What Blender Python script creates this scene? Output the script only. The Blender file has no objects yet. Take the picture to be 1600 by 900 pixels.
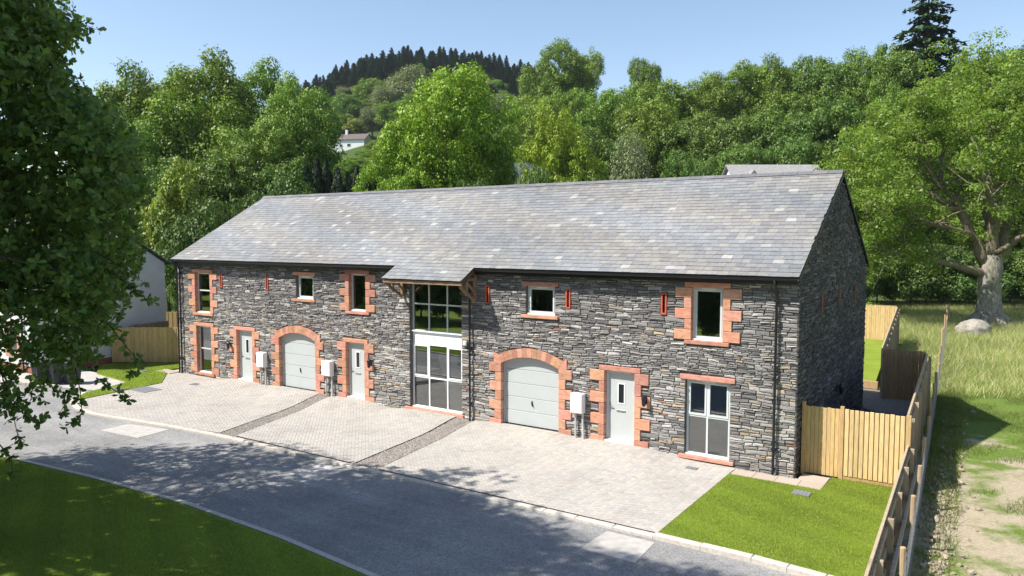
import bpy, bmesh, math, random
import numpy as np
from mathutils import Vector, Matrix

S = bpy.context.scene
COL = S.collection
rad = math.radians

# ------------------------------------------------------------------ camera
CAM = np.array([32.854, -20.575, 6.401])
YAW, PITCH, FPX = rad(34.07), rad(3.886), 1182.9
FW = np.array([-math.sin(YAW) * math.cos(PITCH), math.cos(YAW) * math.cos(PITCH), -math.sin(PITCH)])
RT = np.array([math.cos(YAW), math.sin(YAW), 0.0])
UP = np.cross(RT, FW)
cd = bpy.data.cameras.new('camera')
cd.sensor_width = 36.0
cd.lens = FPX / 1600 * 36
cd.clip_start = 0.1
cd.clip_end = 3000
co = bpy.data.objects.new('camera', cd)
COL.objects.link(co)
co.matrix_world = Matrix(((RT[0], UP[0], -FW[0], CAM[0]), (RT[1], UP[1], -FW[1], CAM[1]), (RT[2], UP[2], -FW[2], CAM[2]), (0, 0, 0, 1)))
S.camera = co

# ------------------------------------------------------------------ sky, sun, exposure
SUN_TO = np.array([-0.423, -0.472, 0.772])
w = bpy.data.worlds.new('World')
S.world = w
w.use_nodes = True
nt = w.node_tree
bg = nt.nodes['Background']
sky = nt.nodes.new('ShaderNodeTexSky')
sky.sky_type = 'NISHITA'
sky.sun_disc = False
sky.sun_elevation = rad(50.6)
sky.sun_rotation = math.atan2(SUN_TO[0], SUN_TO[1])
sky.altitude = 80
sky.air_density = 1.0
sky.dust_density = 0.4
sky.ozone_density = 0.1
nt.links.new(sky.outputs[0], bg.inputs[0])
bg.inputs[1].default_value = 0.114
sd = bpy.data.lights.new('sun', 'SUN')
sd.energy = 5.0
sd.angle = rad(0.55)
sd.color = (1.0, 0.955, 0.88)
so = bpy.data.objects.new('sun', sd)
COL.objects.link(so)
so.rotation_euler = Vector(SUN_TO).to_track_quat('Z', 'Y').to_euler()
so.location = (-20, -25, 45)
S.view_settings.view_transform = 'Standard'
S.view_settings.look = 'None'
S.view_settings.exposure = 0.75
S.view_settings.gamma = 1
S.cycles.max_bounces = 6
S.cycles.transparent_max_bounces = 12
S.cycles.diffuse_bounces = 3
S.cycles.use_denoising = True
S.cycles.caustics_reflective = False
S.cycles.caustics_refractive = False

rng = np.random.default_rng(7)
random.seed(7)

# ------------------------------------------------------------------ helpers
def at(px, py, s):
    """layout helper: world point seen at photo position (px, py), s metres in front of the camera"""
    return CAM + s * (FW + RT * (px - 800) / FPX + UP * (450 - py) / FPX)

def tag(o, label=None, cat=None, group=None, kind=None):
    if label: o['label'] = label
    if cat: o['category'] = cat
    if group: o['group'] = group
    if kind: o['kind'] = kind
    return o

def empty(name, loc, label=None, cat=None, group=None):
    o = bpy.data.objects.new(name, None)
    COL.objects.link(o)
    o.location = loc
    o.empty_display_size = 0.3
    return tag(o, label, cat, group)

def world_origin(o):
    v = Vector((0, 0, 0))
    while o is not None:
        v = v + Vector(o.location)
        o = o.parent
    return np.array(v)

class MB:
    """collects polygons and links them as ONE mesh object"""
    def __init__(self):
        self.v, self.f, self.c = [], [], []
    def poly(self, pts, col=None):
        n = len(self.v)
        self.v.extend([tuple(map(float, q)) for q in pts])
        self.f.append(tuple(range(n, n + len(pts))))
        self.c.append(col)
        return self
    def raw(self, verts, faces, col=None):
        n = len(self.v)
        self.v.extend([tuple(map(float, q)) for q in verts])
        for f in faces:
            self.f.append(tuple(n + i for i in f))
            self.c.append(col)
        return self
    def box(self, x0, x1, y0, y1, z0, z1, col=None):
        return self.raw([(x0, y0, z0), (x1, y0, z0), (x1, y1, z0), (x0, y1, z0), (x0, y0, z1), (x1, y0, z1), (x1, y1, z1), (x0, y1, z1)],
                        [(0, 3, 2, 1), (4, 5, 6, 7), (0, 1, 5, 4), (1, 2, 6, 5), (2, 3, 7, 6), (3, 0, 4, 7)], col)
    def cbox(self, x0, x1, y0, y1, z0, z1, b=0.006, col=None):
        """box with chamfered front/top edges (all 12 edges)"""
        vs = []
        X, Y, Z = (x0, x1), (y0, y1), (z0, z1)
        bm = bmesh.new()
        bmesh.ops.create_cube(bm, size=1)
        for q in bm.verts:
            q.co = Vector(((x0 + x1) / 2 + q.co.x * (x1 - x0), (y0 + y1) / 2 + q.co.y * (y1 - y0), (z0 + z1) / 2 + q.co.z * (z1 - z0)))
        bmesh.ops.bevel(bm, geom=bm.edges[:], offset=b, segments=1, affect='EDGES')
        bm.verts.index_update()
        self.raw([q.co[:] for q in bm.verts], [[q.index for q in f.verts] for f in bm.faces], col)
        bm.free()
        return self
    def beam(self, a, b, wd, ht, up=(0, 0, 1), col=None):
        a, b, up = np.array(a, float), np.array(b, float), np.array(up, float)
        d = (b - a) / np.linalg.norm(b - a)
        sx = np.cross(d, up)
        if np.linalg.norm(sx) < 1e-6: sx = np.cross(d, (1.0, 0, 0))
        sx /= np.linalg.norm(sx)
        uz = np.cross(sx, d)
        vs = []
        for q in (a, b):
            for (i, j) in ((-1, -1), (1, -1), (1, 1), (-1, 1)):
                vs.append(q + sx * i * wd / 2 + uz * j * ht / 2)
        return self.raw(vs, [(0, 1, 2, 3), (7, 6, 5, 4), (0, 4, 5, 1), (1, 5, 6, 2), (2, 6, 7, 3), (3, 7, 4, 0)], col)
    def tube(self, pts, radii, n=8, cap=True, col=None):
        pts = [np.array(q, float) for q in pts]
        if np.isscalar(radii): radii = [radii] * len(pts)
        rings = []
        prev = None
        for i, q in enumerate(pts):
            d = pts[min(i + 1, len(pts) - 1)] - pts[max(i - 1, 0)]
            d = d / (np.linalg.norm(d) + 1e-9)
            if prev is None:
                a = np.cross(d, (0.0, 0, 1) if abs(d[2]) < 0.9 else (1.0, 0, 0))
            else:
                a = prev - d * (prev @ d)
            a = a / (np.linalg.norm(a) + 1e-9)
            prev = a
            b = np.cross(d, a)
            rings.append([q + radii[i] * (a * math.cos(2 * math.pi * k / n) + b * math.sin(2 * math.pi * k / n)) for k in range(n)])
        vs = [v for r in rings for v in r]
        fs = []
        for i in range(len(pts) - 1):
            for k in range(n):
                fs.append((i * n + k, i * n + (k + 1) % n, (i + 1) * n + (k + 1) % n, (i + 1) * n + k))
        if cap:
            fs.append(tuple(range(n - 1, -1, -1)))
            fs.append(tuple((len(pts) - 1) * n + k for k in range(n)))
        return self.raw(vs, fs, col)
    def build(self, name, mat, parent=None, smooth=False):
        me = bpy.data.meshes.new(name)
        o0 = world_origin(parent) if parent is not None else np.zeros(3)
        vs = np.array(self.v, float) - o0 if len(self.v) else np.zeros((0, 3))
        me.from_pydata(vs.tolist(), [], self.f)
        if any(c is not None for c in self.c):
            set_cols(me, [c if c is not None else (0.5, 0.5, 0.5) for c in self.c])
        if smooth:
            me.polygons.foreach_set('use_smooth', [True] * len(me.polygons))
        if mat: me.materials.append(mat)
        o = bpy.data.objects.new(name, me)
        COL.objects.link(o)
        if parent is not None: o.parent = parent
        return o

def set_cols(me, facecols):
    tot = np.empty(len(me.polygons), dtype=np.int32)
    me.polygons.foreach_get('loop_total', tot)
    a = np.ones((len(facecols), 4), dtype=np.float32)
    a[:, :3] = np.array(facecols, dtype=np.float32)[:, :3]
    at_ = me.attributes.new('tint', 'FLOAT_COLOR', 'CORNER')
    at_.data.foreach_set('color', np.repeat(a, tot, axis=0).ravel())

def np_mesh(name, verts, nper, cols=None, mat=None, parent=None, loc=None, shadeflat=True):
    """verts (N*nper,3): N separate n-gons of nper corners each"""
    V = len(verts)
    N = V // nper
    me = bpy.data.meshes.new(name)
    me.vertices.add(V)
    me.vertices.foreach_set('co', np.asarray(verts, np.float32).ravel())
    me.loops.add(V)
    me.loops.foreach_set('vertex_index', np.arange(V, dtype=np.int32))
    me.polygons.add(N)
    me.polygons.foreach_set('loop_start', np.arange(0, V, nper, dtype=np.int32))
    me.polygons.foreach_set('loop_total', np.full(N, nper, np.int32))
    me.update(calc_edges=True)
    if cols is not None:
        a = np.ones((N, 4), np.float32)
        a[:, :3] = cols
        at_ = me.attributes.new('tint', 'FLOAT_COLOR', 'CORNER')
        at_.data.foreach_set('color', np.repeat(a, nper, axis=0).ravel())
    if mat: me.materials.append(mat)
    o = bpy.data.objects.new(name, me)
    COL.objects.link(o)
    if parent is not None: o.parent = parent
    if loc is not None: o.location = loc
    return o

def copy_tree(o, parent=None):
    c = o.copy()
    COL.objects.link(c)
    c.parent = parent
    for ch in o.children:
        copy_tree(ch, c)
    return c

# ------------------------------------------------------------------ materials
class NB:
    def __init__(self, name):
        self.m = bpy.data.materials.new(name)
        self.m.use_nodes = True
        self.t = self.m.node_tree
        self.p = self.t.nodes['Principled BSDF']
        self.out = self.t.nodes['Material Output']
    def n(self, kind, **kw):
        q = self.t.nodes.new(kind)
        for k, v in kw.items(): setattr(q, k, v)
        return q
    def l(self, a, b): self.t.links.new(a, b)
    def pos(self, obj=False):
        if obj: return self.n('ShaderNodeTexCoord').outputs['Object']
        return self.n('ShaderNodeNewGeometry').outputs['Position']
    def noise(self, scale, detail=3, rough=0.55, obj=False, stretch=None):
        q = self.n('ShaderNodeTexNoise')
        q.inputs['Scale'].default_value = scale
        q.inputs['Detail'].default_value = detail
        q.inputs['Roughness'].default_value = rough
        src = self.pos(obj)
        if stretch:
            mp = self.n('ShaderNodeMapping')
            mp.inputs['Scale'].default_value = stretch
            self.l(src, mp.inputs[0])
            src = mp.outputs[0]
        self.l(src, q.inputs['Vector'])
        return q.outputs['Fac']
    def ramp(self, fac, stops):
        q = self.n('ShaderNodeValToRGB')
        e = q.color_ramp.elements
        while len(e) < len(stops): e.new(0.5)
        for i, (p_, c) in enumerate(stops):
            e[i].position = p_
            e[i].color = (c, c, c, 1) if np.isscalar(c) else (*c, 1)
        self.l(fac, q.inputs[0])
        return q.outputs[0]
    def mix(self, a, b, fac, mode='MIX'):
        q = self.n('ShaderNodeMix', data_type='RGBA', blend_type=mode)
        for sock, v in ((q.inputs[6], a), (q.inputs[7], b), (q.inputs[0], fac)):
            if isinstance(v, tuple): sock.default_value = (*v, 1)
            elif isinstance(v, (int, float)): sock.default_value = v
            else: self.l(v, sock)
        return q.outputs[2]
    def attr(self): return self.n('ShaderNodeAttribute', attribute_name='tint').outputs['Color']
    def bump(self, h, strength, dist=0.02):
        b = self.n('ShaderNodeBump')
        b.inputs['Strength'].default_value = strength
        b.inputs['Distance'].default_value = dist
        self.l(h, b.inputs['Height'])
        self.l(b.outputs[0], self.p.inputs['Normal'])
    def base(self, c, rough=0.8, spec=0.3):
        if isinstance(c, tuple): self.p.inputs['Base Color'].default_value = (*c, 1)
        else: self.l(c, self.p.inputs['Base Color'])
        self.p.inputs['Roughness'].default_value = rough
        self.p.inputs['Specular IOR Level'].default_value = spec
        return self

def plain(name, c, rough=0.5, spec=0.4, metal=0.0, var=0.12, scale=3.0):
    b = NB(name)
    k = b.ramp(b.noise(scale, 4), [(0.3, 1 - var), (0.7, 1 + var)])
    b.base(b.mix(c, k, 1.0, 'MULTIPLY'), rough, spec)
    b.p.inputs['Metallic'].default_value = metal
    return b.m

def tinted(name, rough=0.85, spec=0.25, scale=18.0, lo=0.78, hi=1.2, bump=0.35, dist=0.01, stretch=None, obj=False):
    b = NB(name)
    nz = b.noise(scale, 5, 0.6, obj=obj, stretch=stretch)
    c = b.mix(b.attr(), b.ramp(nz, [(0.28, lo), (0.72, hi)]), 1.0, 'MULTIPLY')
    b.base(c, rough, spec)
    if bump: b.bump(nz, bump, dist)
    return b.m

M = {}
M['stone'] = tinted('slate_stone', 0.75, 0.3, 22, 0.68, 1.3, 0.7, 0.02, (1, 1, 2.6))
M['sandstone'] = tinted('red_sandstone', 0.9, 0.15, 5, 0.70, 1.22, 0.4, 0.012, (1, 1, 2.2))
M['slate'] = tinted('roof_slate', 0.62, 0.35, 9, 0.84, 1.15, 0.25, 0.006)
def mk_paver():
    b = NB('concrete_paver')
    nz, big = b.noise(30, 5, .6), b.noise(.8, 6, .68)
    c = b.mix(b.attr(), b.ramp(nz, [(.28, .87), (.72, 1.12)]), 1.0, 'MULTIPLY')
    c = b.mix(c, b.ramp(big, [(.28, .84), (.5, 1.0), (.75, 1.07)]), 1.0, 'MULTIPLY')
    b.base(c, .9, .2)
    b.bump(nz, .3, .004)
    return b.m
M['paver'] = mk_paver()
M['pebble'] = tinted('pebble', 0.8, 0.25, 60, 0.8, 1.2, 0)
M['board'] = tinted('fence_board', 0.8, 0.2, 6, 0.78, 1.18, 0.2, 0.004, (3, 3, 0.5))
M['mortar'] = plain('dark_mortar', (0.13, 0.122, 0.112), 0.95, 0.1, var=0.3, scale=12)
M['paver_bed'] = plain('paver_bed', (0.33, 0.305, 0.275), 0.95, 0.1, scale=20)
M['black'] = plain('black_plastic', (0.012, 0.012, 0.013), 0.35, 0.5)
M['dark_metal'] = plain('dark_metal', (0.025, 0.025, 0.027), 0.4, 0.5)
M['frame'] = plain('pale_grey_frame', (0.58, 0.62, 0.61), 0.4, 0.45, var=0.03)
M['white'] = plain('white_frame', (0.8, 0.82, 0.82), 0.4, 0.45, var=0.03)
M['door'] = plain('pale_grey_door', (0.47, 0.495, 0.49), 0.42, 0.4, var=0.03)
M['garage'] = plain('pale_garage_panel', (0.455, 0.485, 0.48), 0.45, 0.4, var=0.025)
M['meter'] = plain('white_meter_box', (0.82, 0.82, 0.80), 0.5, 0.4, var=0.03)
M['pipe'] = plain('grey_pipe', (0.50, 0.50, 0.48), 0.5, 0.4)
M['render'] = plain('white_render', (0.60, 0.60, 0.60), 0.9, 0.15, var=0.05, scale=2)
M['farwhite'] = plain('far_white_wall', (0.75, 0.75, 0.74), 0.9, 0.15, var=0.05, scale=1)
M['redbrick'] = plain('red_brick', (0.30, 0.12, 0.09), 0.9, 0.15, var=0.25, scale=15)
M['roofdark'] = plain('dark_roof', (0.045, 0.045, 0.05), 0.7, 0.3, var=0.25, scale=6)
M['roofbrown'] = plain('brown_tile_roof', (0.14, 0.11, 0.10), 0.85, 0.2, var=0.25, scale=5)
M['roofgrey'] = plain('pale_slate_roof', (0.27, 0.26, 0.25), 0.8, 0.2, var=0.2, scale=4)
M['interior'] = plain('interior_wall', (0.68, 0.67, 0.65), 0.9, 0.1, var=0.04)
M['interior_floor'] = plain('interior_floor', (0.38, 0.35, 0.32), 0.6, 0.3)
M['oak_beam'] = tinted('oak_beam', 0.75, 0.2, 5, 0.7, 1.2, 0.3, 0.004)
M['concrete'] = plain('pale_concrete', (0.42, 0.395, 0.365), 0.9, 0.15, var=0.13, scale=5)
M['cover'] = plain('grey_cover', (0.20, 0.20, 0.21), 0.7, 0.3, var=0.2, scale=30)
M['wire'] = plain('galvanised_wire', (0.33, 0.34, 0.35), 0.45, 0.5, 0.6)
M['bin'] = plain('grey_bin_plastic', (0.055, 0.06, 0.065), 0.5, 0.4)
M['gold'] = plain('brushed_steel', (0.5, 0.5, 0.48), 0.3, 0.5, 0.9)

def mk_kerb():
    b = NB('kerb_concrete')
    nz = b.noise(14, 5)
    b.base(b.mix((0.50, 0.455, 0.40), b.ramp(nz, [(0.3, 0.82), (0.7, 1.15)]), 1.0, 'MULTIPLY'), 0.92, 0.15)
    b.bump(nz, 0.2, 0.004)
    return b.m
M['kerb'] = mk_kerb()

def mk_asphalt():
    b = NB('asphalt')
    fine = b.n('ShaderNodeTexVoronoi'); fine.inputs['Scale'].default_value = 42
    b.l(b.pos(), fine.inputs['Vector'])
    sp = b.ramp(fine.outputs['Color'], [(0.1, 0.72), (0.9, 1.3)])
    n2 = b.noise(0.5, 4)
    n3 = b.noise(9, 5, 0.7)
    c = b.mix((0.25, 0.245, 0.238), sp, 1.0, 'MULTIPLY')
    c = b.mix(c, b.ramp(n2, [(0.3, 0.82), (0.7, 1.14)]), 1.0, 'MULTIPLY')
    c = b.mix(c, b.ramp(b.noise(1.1, 3, .5, stretch=(.12, 1.6, 1)), [(.35, .9), (.65, 1.08)]), 1.0, 'MULTIPLY')
    c = b.mix(c, b.ramp(n3, [(0.3, 0.85), (0.72, 1.18)]), 1.0, 'MULTIPLY')
    b.base(c, 0.9, 0.2)
    b.bump(fine.outputs['Distance'], 0.5, 0.01)
    return b.m
M['asphalt'] = mk_asphalt()

def mk_ground(name, a, bcol, s1, s2, bump=0.5, rough=0.95, lo=0.35, hi=0.65):
    b = NB(name)
    n1 = b.noise(s1, 5, 0.6)
    n2 = b.noise(s2, 4, 0.65)
    c = b.mix(a, bcol, b.ramp(n1, [(lo, 0.0), (hi, 1.0)]))
    c = b.mix(c, b.ramp(n2, [(0.25, 0.72), (0.75, 1.28)]), 1.0, 'MULTIPLY')
    b.base(c, rough, 0.1)
    b.bump(n2, bump, 0.03)
    return b.m
M['turf'] = mk_ground('turf', (0.16, 0.225, 0.028), (0.21, 0.27, 0.038), 0.9, 40)
M['soil'] = mk_ground('dry_soil', (0.40, 0.33, 0.24), (0.33, 0.28, 0.20), 1.2, 14, 0.9)
M['meadow'] = mk_ground('meadow_ground', (0.22, 0.21, 0.09), (0.11, 0.16, 0.035), 0.35, 9, 0.8)
M['hill'] = mk_ground('hill_ground', (0.045, 0.075, 0.022), (0.07, 0.10, 0.03), 0.05, 0.6, 0.8)
M['gravel_bed'] = mk_ground('gravel_bed', (0.26, 0.23, 0.20), (0.18, 0.165, 0.15), 6, 45, 0.8)

def mk_field():
    """rough field: dry soil track showing through patchy grass"""
    b = NB('field_ground')
    n1 = b.noise(0.55, 6, 0.65)
    n2 = b.noise(16, 5, 0.7)
    soil = b.mix((0.40, 0.335, 0.235), b.ramp(n2, [(0.25, 0.68), (0.75, 1.25)]), 1.0, 'MULTIPLY')
    grass = b.mix((0.13, 0.19, 0.035), b.ramp(n2, [(0.25, 0.6), (0.75, 1.3)]), 1.0, 'MULTIPLY')
    sep = b.n('ShaderNodeSeparateXYZ')
    b.l(b.pos(), sep.inputs[0])
    mr = b.n('ShaderNodeMapRange')
    mr.inputs['From Min'].default_value = 3
    mr.inputs['From Max'].default_value = 15
    b.l(sep.outputs['Y'], mr.inputs['Value'])
    add = b.n('ShaderNodeMath', operation='MULTIPLY_ADD')
    b.l(mr.outputs[0], add.inputs[0]); add.inputs[1].default_value = 0.35
    b.l(n1, add.inputs[2])
    b.base(b.mix(soil, grass, b.ramp(add.outputs[0], [(0.48, 0.0), (0.62, 1.0)])), 0.95, 0.1)
    b.bump(n2, 0.9, 0.04)
    return b.m
M['field'] = mk_field()

def mk_leaf(name, trans=0.22, varh=0.011, varv=0.22, rough=0.5):
    b = NB(name)
    oi = b.n('ShaderNodeObjectInfo')
    hs = b.n('ShaderNodeHueSaturation')
    mh = b.n('ShaderNodeMapRange')
    mh.inputs['To Min'].default_value = 0.5 - varh
    mh.inputs['To Max'].default_value = 0.5 + varh
    b.l(oi.outputs['Random'], mh.inputs['Value'])
    mv = b.n('ShaderNodeMath', operation='MULTIPLY_ADD')
    fr = b.n('ShaderNodeMath', operation='FRACT')
    m7 = b.n('ShaderNodeMath', operation='MULTIPLY'); m7.inputs[1].default_value = 7.31
    b.l(oi.outputs['Random'], m7.inputs[0]); b.l(m7.outputs[0], fr.inputs[0])
    b.l(fr.outputs[0], mv.inputs[0]); mv.inputs[1].default_value = varv; mv.inputs[2].default_value = 1 - varv / 2
    b.l(mh.outputs[0], hs.inputs['Hue']); b.l(mv.outputs[0], hs.inputs['Value'])
    b.l(b.attr(), hs.inputs['Color'])
    b.base(hs.outputs[0], rough, 0.3)
    tr = b.n('ShaderNodeBsdfTranslucent')
    tc = b.mix(hs.outputs[0], (1.15, 1.25, 0.55), 1.0, 'MULTIPLY')
    b.l(tc, tr.inputs[0])
    mx = b.n('ShaderNodeMixShader')
    mx.inputs[0].default_value = trans
    b.l(b.p.outputs[0], mx.inputs[1]); b.l(tr.outputs[0], mx.inputs[2])
    b.l(mx.outputs[0], b.out.inputs['Surface'])
    return b.m
M['leaf'] = mk_leaf('broad_leaf')
M['leaf_oak'] = mk_leaf('oak_leaf', 0.48, 0.005, 0.05, 0.42)
M['needle'] = mk_leaf('needle_leaf', 0.12, 0.01, 0.25, 0.6)
M['grass'] = mk_leaf('grass_blade', 0.35, 0.0, 0.0, 0.55)

def mk_bark(name, a, bcol, scale=5):
    b = NB(name)
    nz = b.noise(scale, 6, 0.7, stretch=(3, 3, 0.7))
    n2 = b.noise(1.3, 4)
    c = b.mix(a, bcol, b.ramp(nz, [(0.35, 0.0), (0.65, 1.0)]))
    c = b.mix(c, (0.12, 0.13, 0.05), b.ramp(n2, [(0.5, 0.0), (0.75, 0.6)]))
    b.base(c, 0.95, 0.1)
    b.bump(nz, 1.0, 0.06)
    return b.m
M['bark'] = mk_bark('bark', (0.05, 0.042, 0.034), (0.12, 0.10, 0.08))
M['bark_limb'] = mk_bark('mossy_limb_bark', (0.10, 0.083, 0.06), (0.29, 0.25, 0.18), 4)
M['bark_pale'] = mk_bark('pale_oak_bark', (0.12, 0.105, 0.085), (0.40, 0.365, 0.32), 4)

def mk_glass():
    b = NB('window_glass')
    tr = b.n('ShaderNodeBsdfTransparent'); tr.inputs[0].default_value = (0.74, 0.78, 0.77, 1)
    gl = b.n('ShaderNodeBsdfGlossy'); gl.inputs['Roughness'].default_value = 0.01
    gl.inputs[0].default_value = (0.78, 0.8, 0.82, 1)
    lw = b.n('ShaderNodeLayerWeight'); lw.inputs[0].default_value = 0.35
    mp = b.n('ShaderNodeMapRange')
    mp.inputs['To Min'].default_value = 0.19; mp.inputs['To Max'].default_value = 0.9
    b.l(lw.outputs['Fresnel'], mp.inputs['Value'])
    mx = b.n('ShaderNodeMixShader')
    b.l(mp.outputs[0], mx.inputs[0]); b.l(tr.outputs[0], mx.inputs[1]); b.l(gl.outputs[0], mx.inputs[2])
    b.l(mx.outputs[0], b.out.inputs['Surface'])
    return b.m
M['glass'] = mk_glass()
M['darkglass'] = plain('dark_glass', (0.02, 0.023, 0.026), 0.08, 0.6, var=0.05)

# ------------------------------------------------------------------ terrain
CF = np.array([-math.sin(YAW), math.cos(YAW)])
CR = np.array([math.cos(YAW), math.sin(YAW)])
def sstep(a, b, x):
    t = np.clip((x - a) / (b - a), 0, 1)
    return t * t * (3 - 2 * t)
def terrain(x, y):
    x, y = np.asarray(x, float), np.asarray(y, float)
    s = (x - CAM[0]) * CF[0] + (y - CAM[1]) * CF[1]
    t = (x - CAM[0]) * CR[0] + (y - CAM[1]) * CR[1]
    q = t / np.maximum(s, 20.0)
    slope = 0.16 + 0.075 * sstep(-0.35, -0.12, q) + 0.05 * sstep(0.1, 0.35, q)
    d = s - 75
    soft = np.where(d > 40, d, 3 * np.log1p(np.exp(np.clip(d, -60, 40) / 3)))
    soft = np.where(d < -30, 0, soft)
    lim = np.minimum(soft, 150 + (soft - 150) * 0.25)
    h = slope * lim
    h = h + 50 * np.exp(-((s - 430) / 130) ** 2 - ((q + 0.13) / 0.34) ** 2) * sstep(180, 330, s)
    return h

def grid_sheet():
    us = np.concatenate([np.arange(-900, -150, 50.0), np.arange(-150, 150, 6.0), np.arange(150, 901, 50.0)])
    ss = np.concatenate([np.arange(-300, 40, 20.0), np.arange(40, 130, 5.0), np.arange(130, 620, 12.0), np.arange(620, 1600, 70.0)])
    U, SS = np.meshgrid(us, ss)
    X = CAM[0] + CR[0] * U + CF[0] * SS
    Y = CAM[1] + CR[1] * U + CF[1] * SS
    Z = terrain(X, Y) - 0.14
    vs = np.stack([X, Y, Z], -1).reshape(-1, 3)
    nu = len(us)
    fs = []
    for j in range(len(ss) - 1):
        for i in range(nu - 1):
            a = j * nu + i
            fs.append((a, a + 1, a + nu + 1, a + nu))
    m = MB(); m.v = [tuple(q) for q in vs]; m.f = fs; m.c = [None] * len(fs)
    return m
tag(grid_sheet().build('ground', M['hill'], smooth=True), 'wooded hillside ground rising behind the stone barn', 'ground', kind='structure')

def sheet(name, poly, z, mat, label, cat, parent=None, thick=0.12):
    m = MB()
    p = [(a, b) for a, b in poly]
    n = len(p)
    m.poly([(a, b, z) for a, b in p])
    for i in range(n):
        a, b = p[i], p[(i + 1) % n]
        m.poly([(a[0], a[1], z), (a[0], a[1], z - thick), (b[0], b[1], z - thick), (b[0], b[1], z)])
    o = m.build(name, mat, parent)
    return tag(o, label, cat, kind='structure')

KY = -5.72   # inner edge of the front kerb
kerb_in = [(-8, -7.3), (-3.6, -5.7), (-0.5, -4.9)]     # far left pavement edge
# curved corner of the front kerb (road side), left end
curve = [(0.9, -4.9), (1.6, -5.6), (2.5, -6.2), (3.7, -6.6), (5.2, -6.72), (7.0, -6.5), (9.0, -6.22), (11.3, -6.02), (14.9, -5.95), (18.6, -5.93)]
front = curve + [(22.1, -5.88), (24.6, -5.84), (26.5, -5.82), (28.6, -5.84), (30.0, -5.95), (31.2, -6.1)]
lawn_edge = [(-30, -14.5), (2.0, -11.8), (8.8, -10.75), (12.5, -10.35), (16.4, -10.12), (20.0, -10.2), (23.0, -10.45), (25.0, -10.9), (27.5, -12.0), (30, -14.5), (31.5, -18), (32, -30)]
# road
road_poly = [(-30, -8.5), (-6.0, -6.9), (-3.0, -5.55), (0.9, -4.4)] + front + [(33.5, -6.5), (36, -30)] + lawn_edge[::-1]
sheet('road', road_poly, -0.05, M['asphalt'], 'grey tarmac road curving past the stone barn', 'road')
sheet('pavement', [(-16, -8.0), (-6.0, -6.85), (-3.2, -5.45), (0.95, -4.35), (0.2, -2.2), (-5.4, -2.2), (-5.4, -4.1), (-16, -4.1)], -0.02, M['concrete'], 'pale paved forecourt beneath the wheelie bins', 'pavement')

# field right of the fences
sheet('field', [(31.05, -9.5), (30.6, 0.5), (29.9, 12.25), (28.38, 12.25), (26.7, 30.2), (22, 30.3), (12, 68), (140, 110), (140, -25), (36, -25), (33.7, -6.6)], -0.03, M['field'], 'rough field with bare dry soil track beside the fence', 'field')
sheet('yard', [(28.03, 0.62), (30.5, 0.62), (29.85, 12.15), (27.9, 14.1), (-1, 14.1), (-1, 10.3), (28.03, 10.3)], -0.02, M['gravel_bed'], 'grey gravel side yard behind the timber gate', 'yard')
sheet('back_lawn', [(-1, 14.3), (27.8, 14.3), (26.3, 30), (-1, 30)], 0.12, M['turf'], 'bright mown back lawn below the rear timber fence', 'lawn')
m = MB(); m.box(20, 27.95, 14.1, 14.26, 0, 0.3, col=(0.42, 0.28, 0.15))
tag(m.build('timber_sleeper', M['board']), 'long tan timber sleeper edging the raised back lawn', 'sleeper')

# lawns
RL = [(26.55, -5.62), (26.5, -0.75), (28.82, -0.75), (28.86, 0.46), (30.55, 0.46), (30.95, -5.9), (30.0, -5.78), (28.6, -5.68)]
sheet('front_lawn', RL, 0.035, M['turf'], 'small bright mown lawn between driveway and timber fence', 'lawn')
FL = lawn_edge + [(10, -60), (-60, -60), (-60, -18)]
FLi = [(a, b - 0.13) for a, b in lawn_edge] + [(10, -60), (-60, -60), (-60, -18)]
sheet('verge_lawn', FLi, -0.02, M['turf'], 'shaded mown lawn across the road below the oak', 'lawn')
LL = [(1.75, -5.05), (2.5, -5.9), (2.35, -5.5), (-0.35, -0.35), (-1.2, 0.2), (-2.3, 0.2), (-0.9, 2.4), (-4.9, -0.7), (-1.9, -3.5), (0.4, -3.3), (0.55, -4.3), (1.1, -4.75)]
LLa = [(1.2, -4.9), (1.75, -5.45), (2.35, -5.95), (1.75, -2.0), (-0.2, -0.55), (-1.3, -0.2), (-0.6, 1.2), (-0.6, 2.55), (-4.9, -0.25), (-5.2, -1.1), (-2.9, -2.4), (0.35, -2.75), (0.75, -3.6)]
sheet('side_lawn', LLa, 0.03, M['turf'], 'bright mown lawn strip between white house and barn', 'lawn')

# paths by the barn corners
def slab_row(name, rects, z, label, cat, mat):
    t = empty(name, (rects[0][0], rects[0][2], z), label, cat)
    t['kind'] = 'structure'
    for (x0, x1, y0, y1) in rects:
        MB().cbox(x0 + .004, x1 - .004, y0 + .004, y1 - .004, z - 0.06, z, 0.006, col=tuple(np.array((.42, .35, .285)) * random.uniform(.93, 1.06))).build('paving_slab', mat, t)
    return t
slab_row('corner_path', [(26.5 + .0 + i * 0.58, 27.08 + i * 0.58, -0.74, -0.2) for i in range(4)] + [(28.12, 28.82, -0.19, 0.42)], 0.03, 'buff slab path around the right corner of the barn', 'path', M['paver'])
slab_row('left_path', [(-1.2 + i * 0.6, -0.6 + i * 0.6, -0.55, 0.05) for i in range(2)] + [(-0.62, -0.04, 0.06, 0.64), (-0.62, -0.04, 0.66, 1.24)], 0.035, 'buff slab path around the left corner of the barn', 'path', M['paver'])

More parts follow.
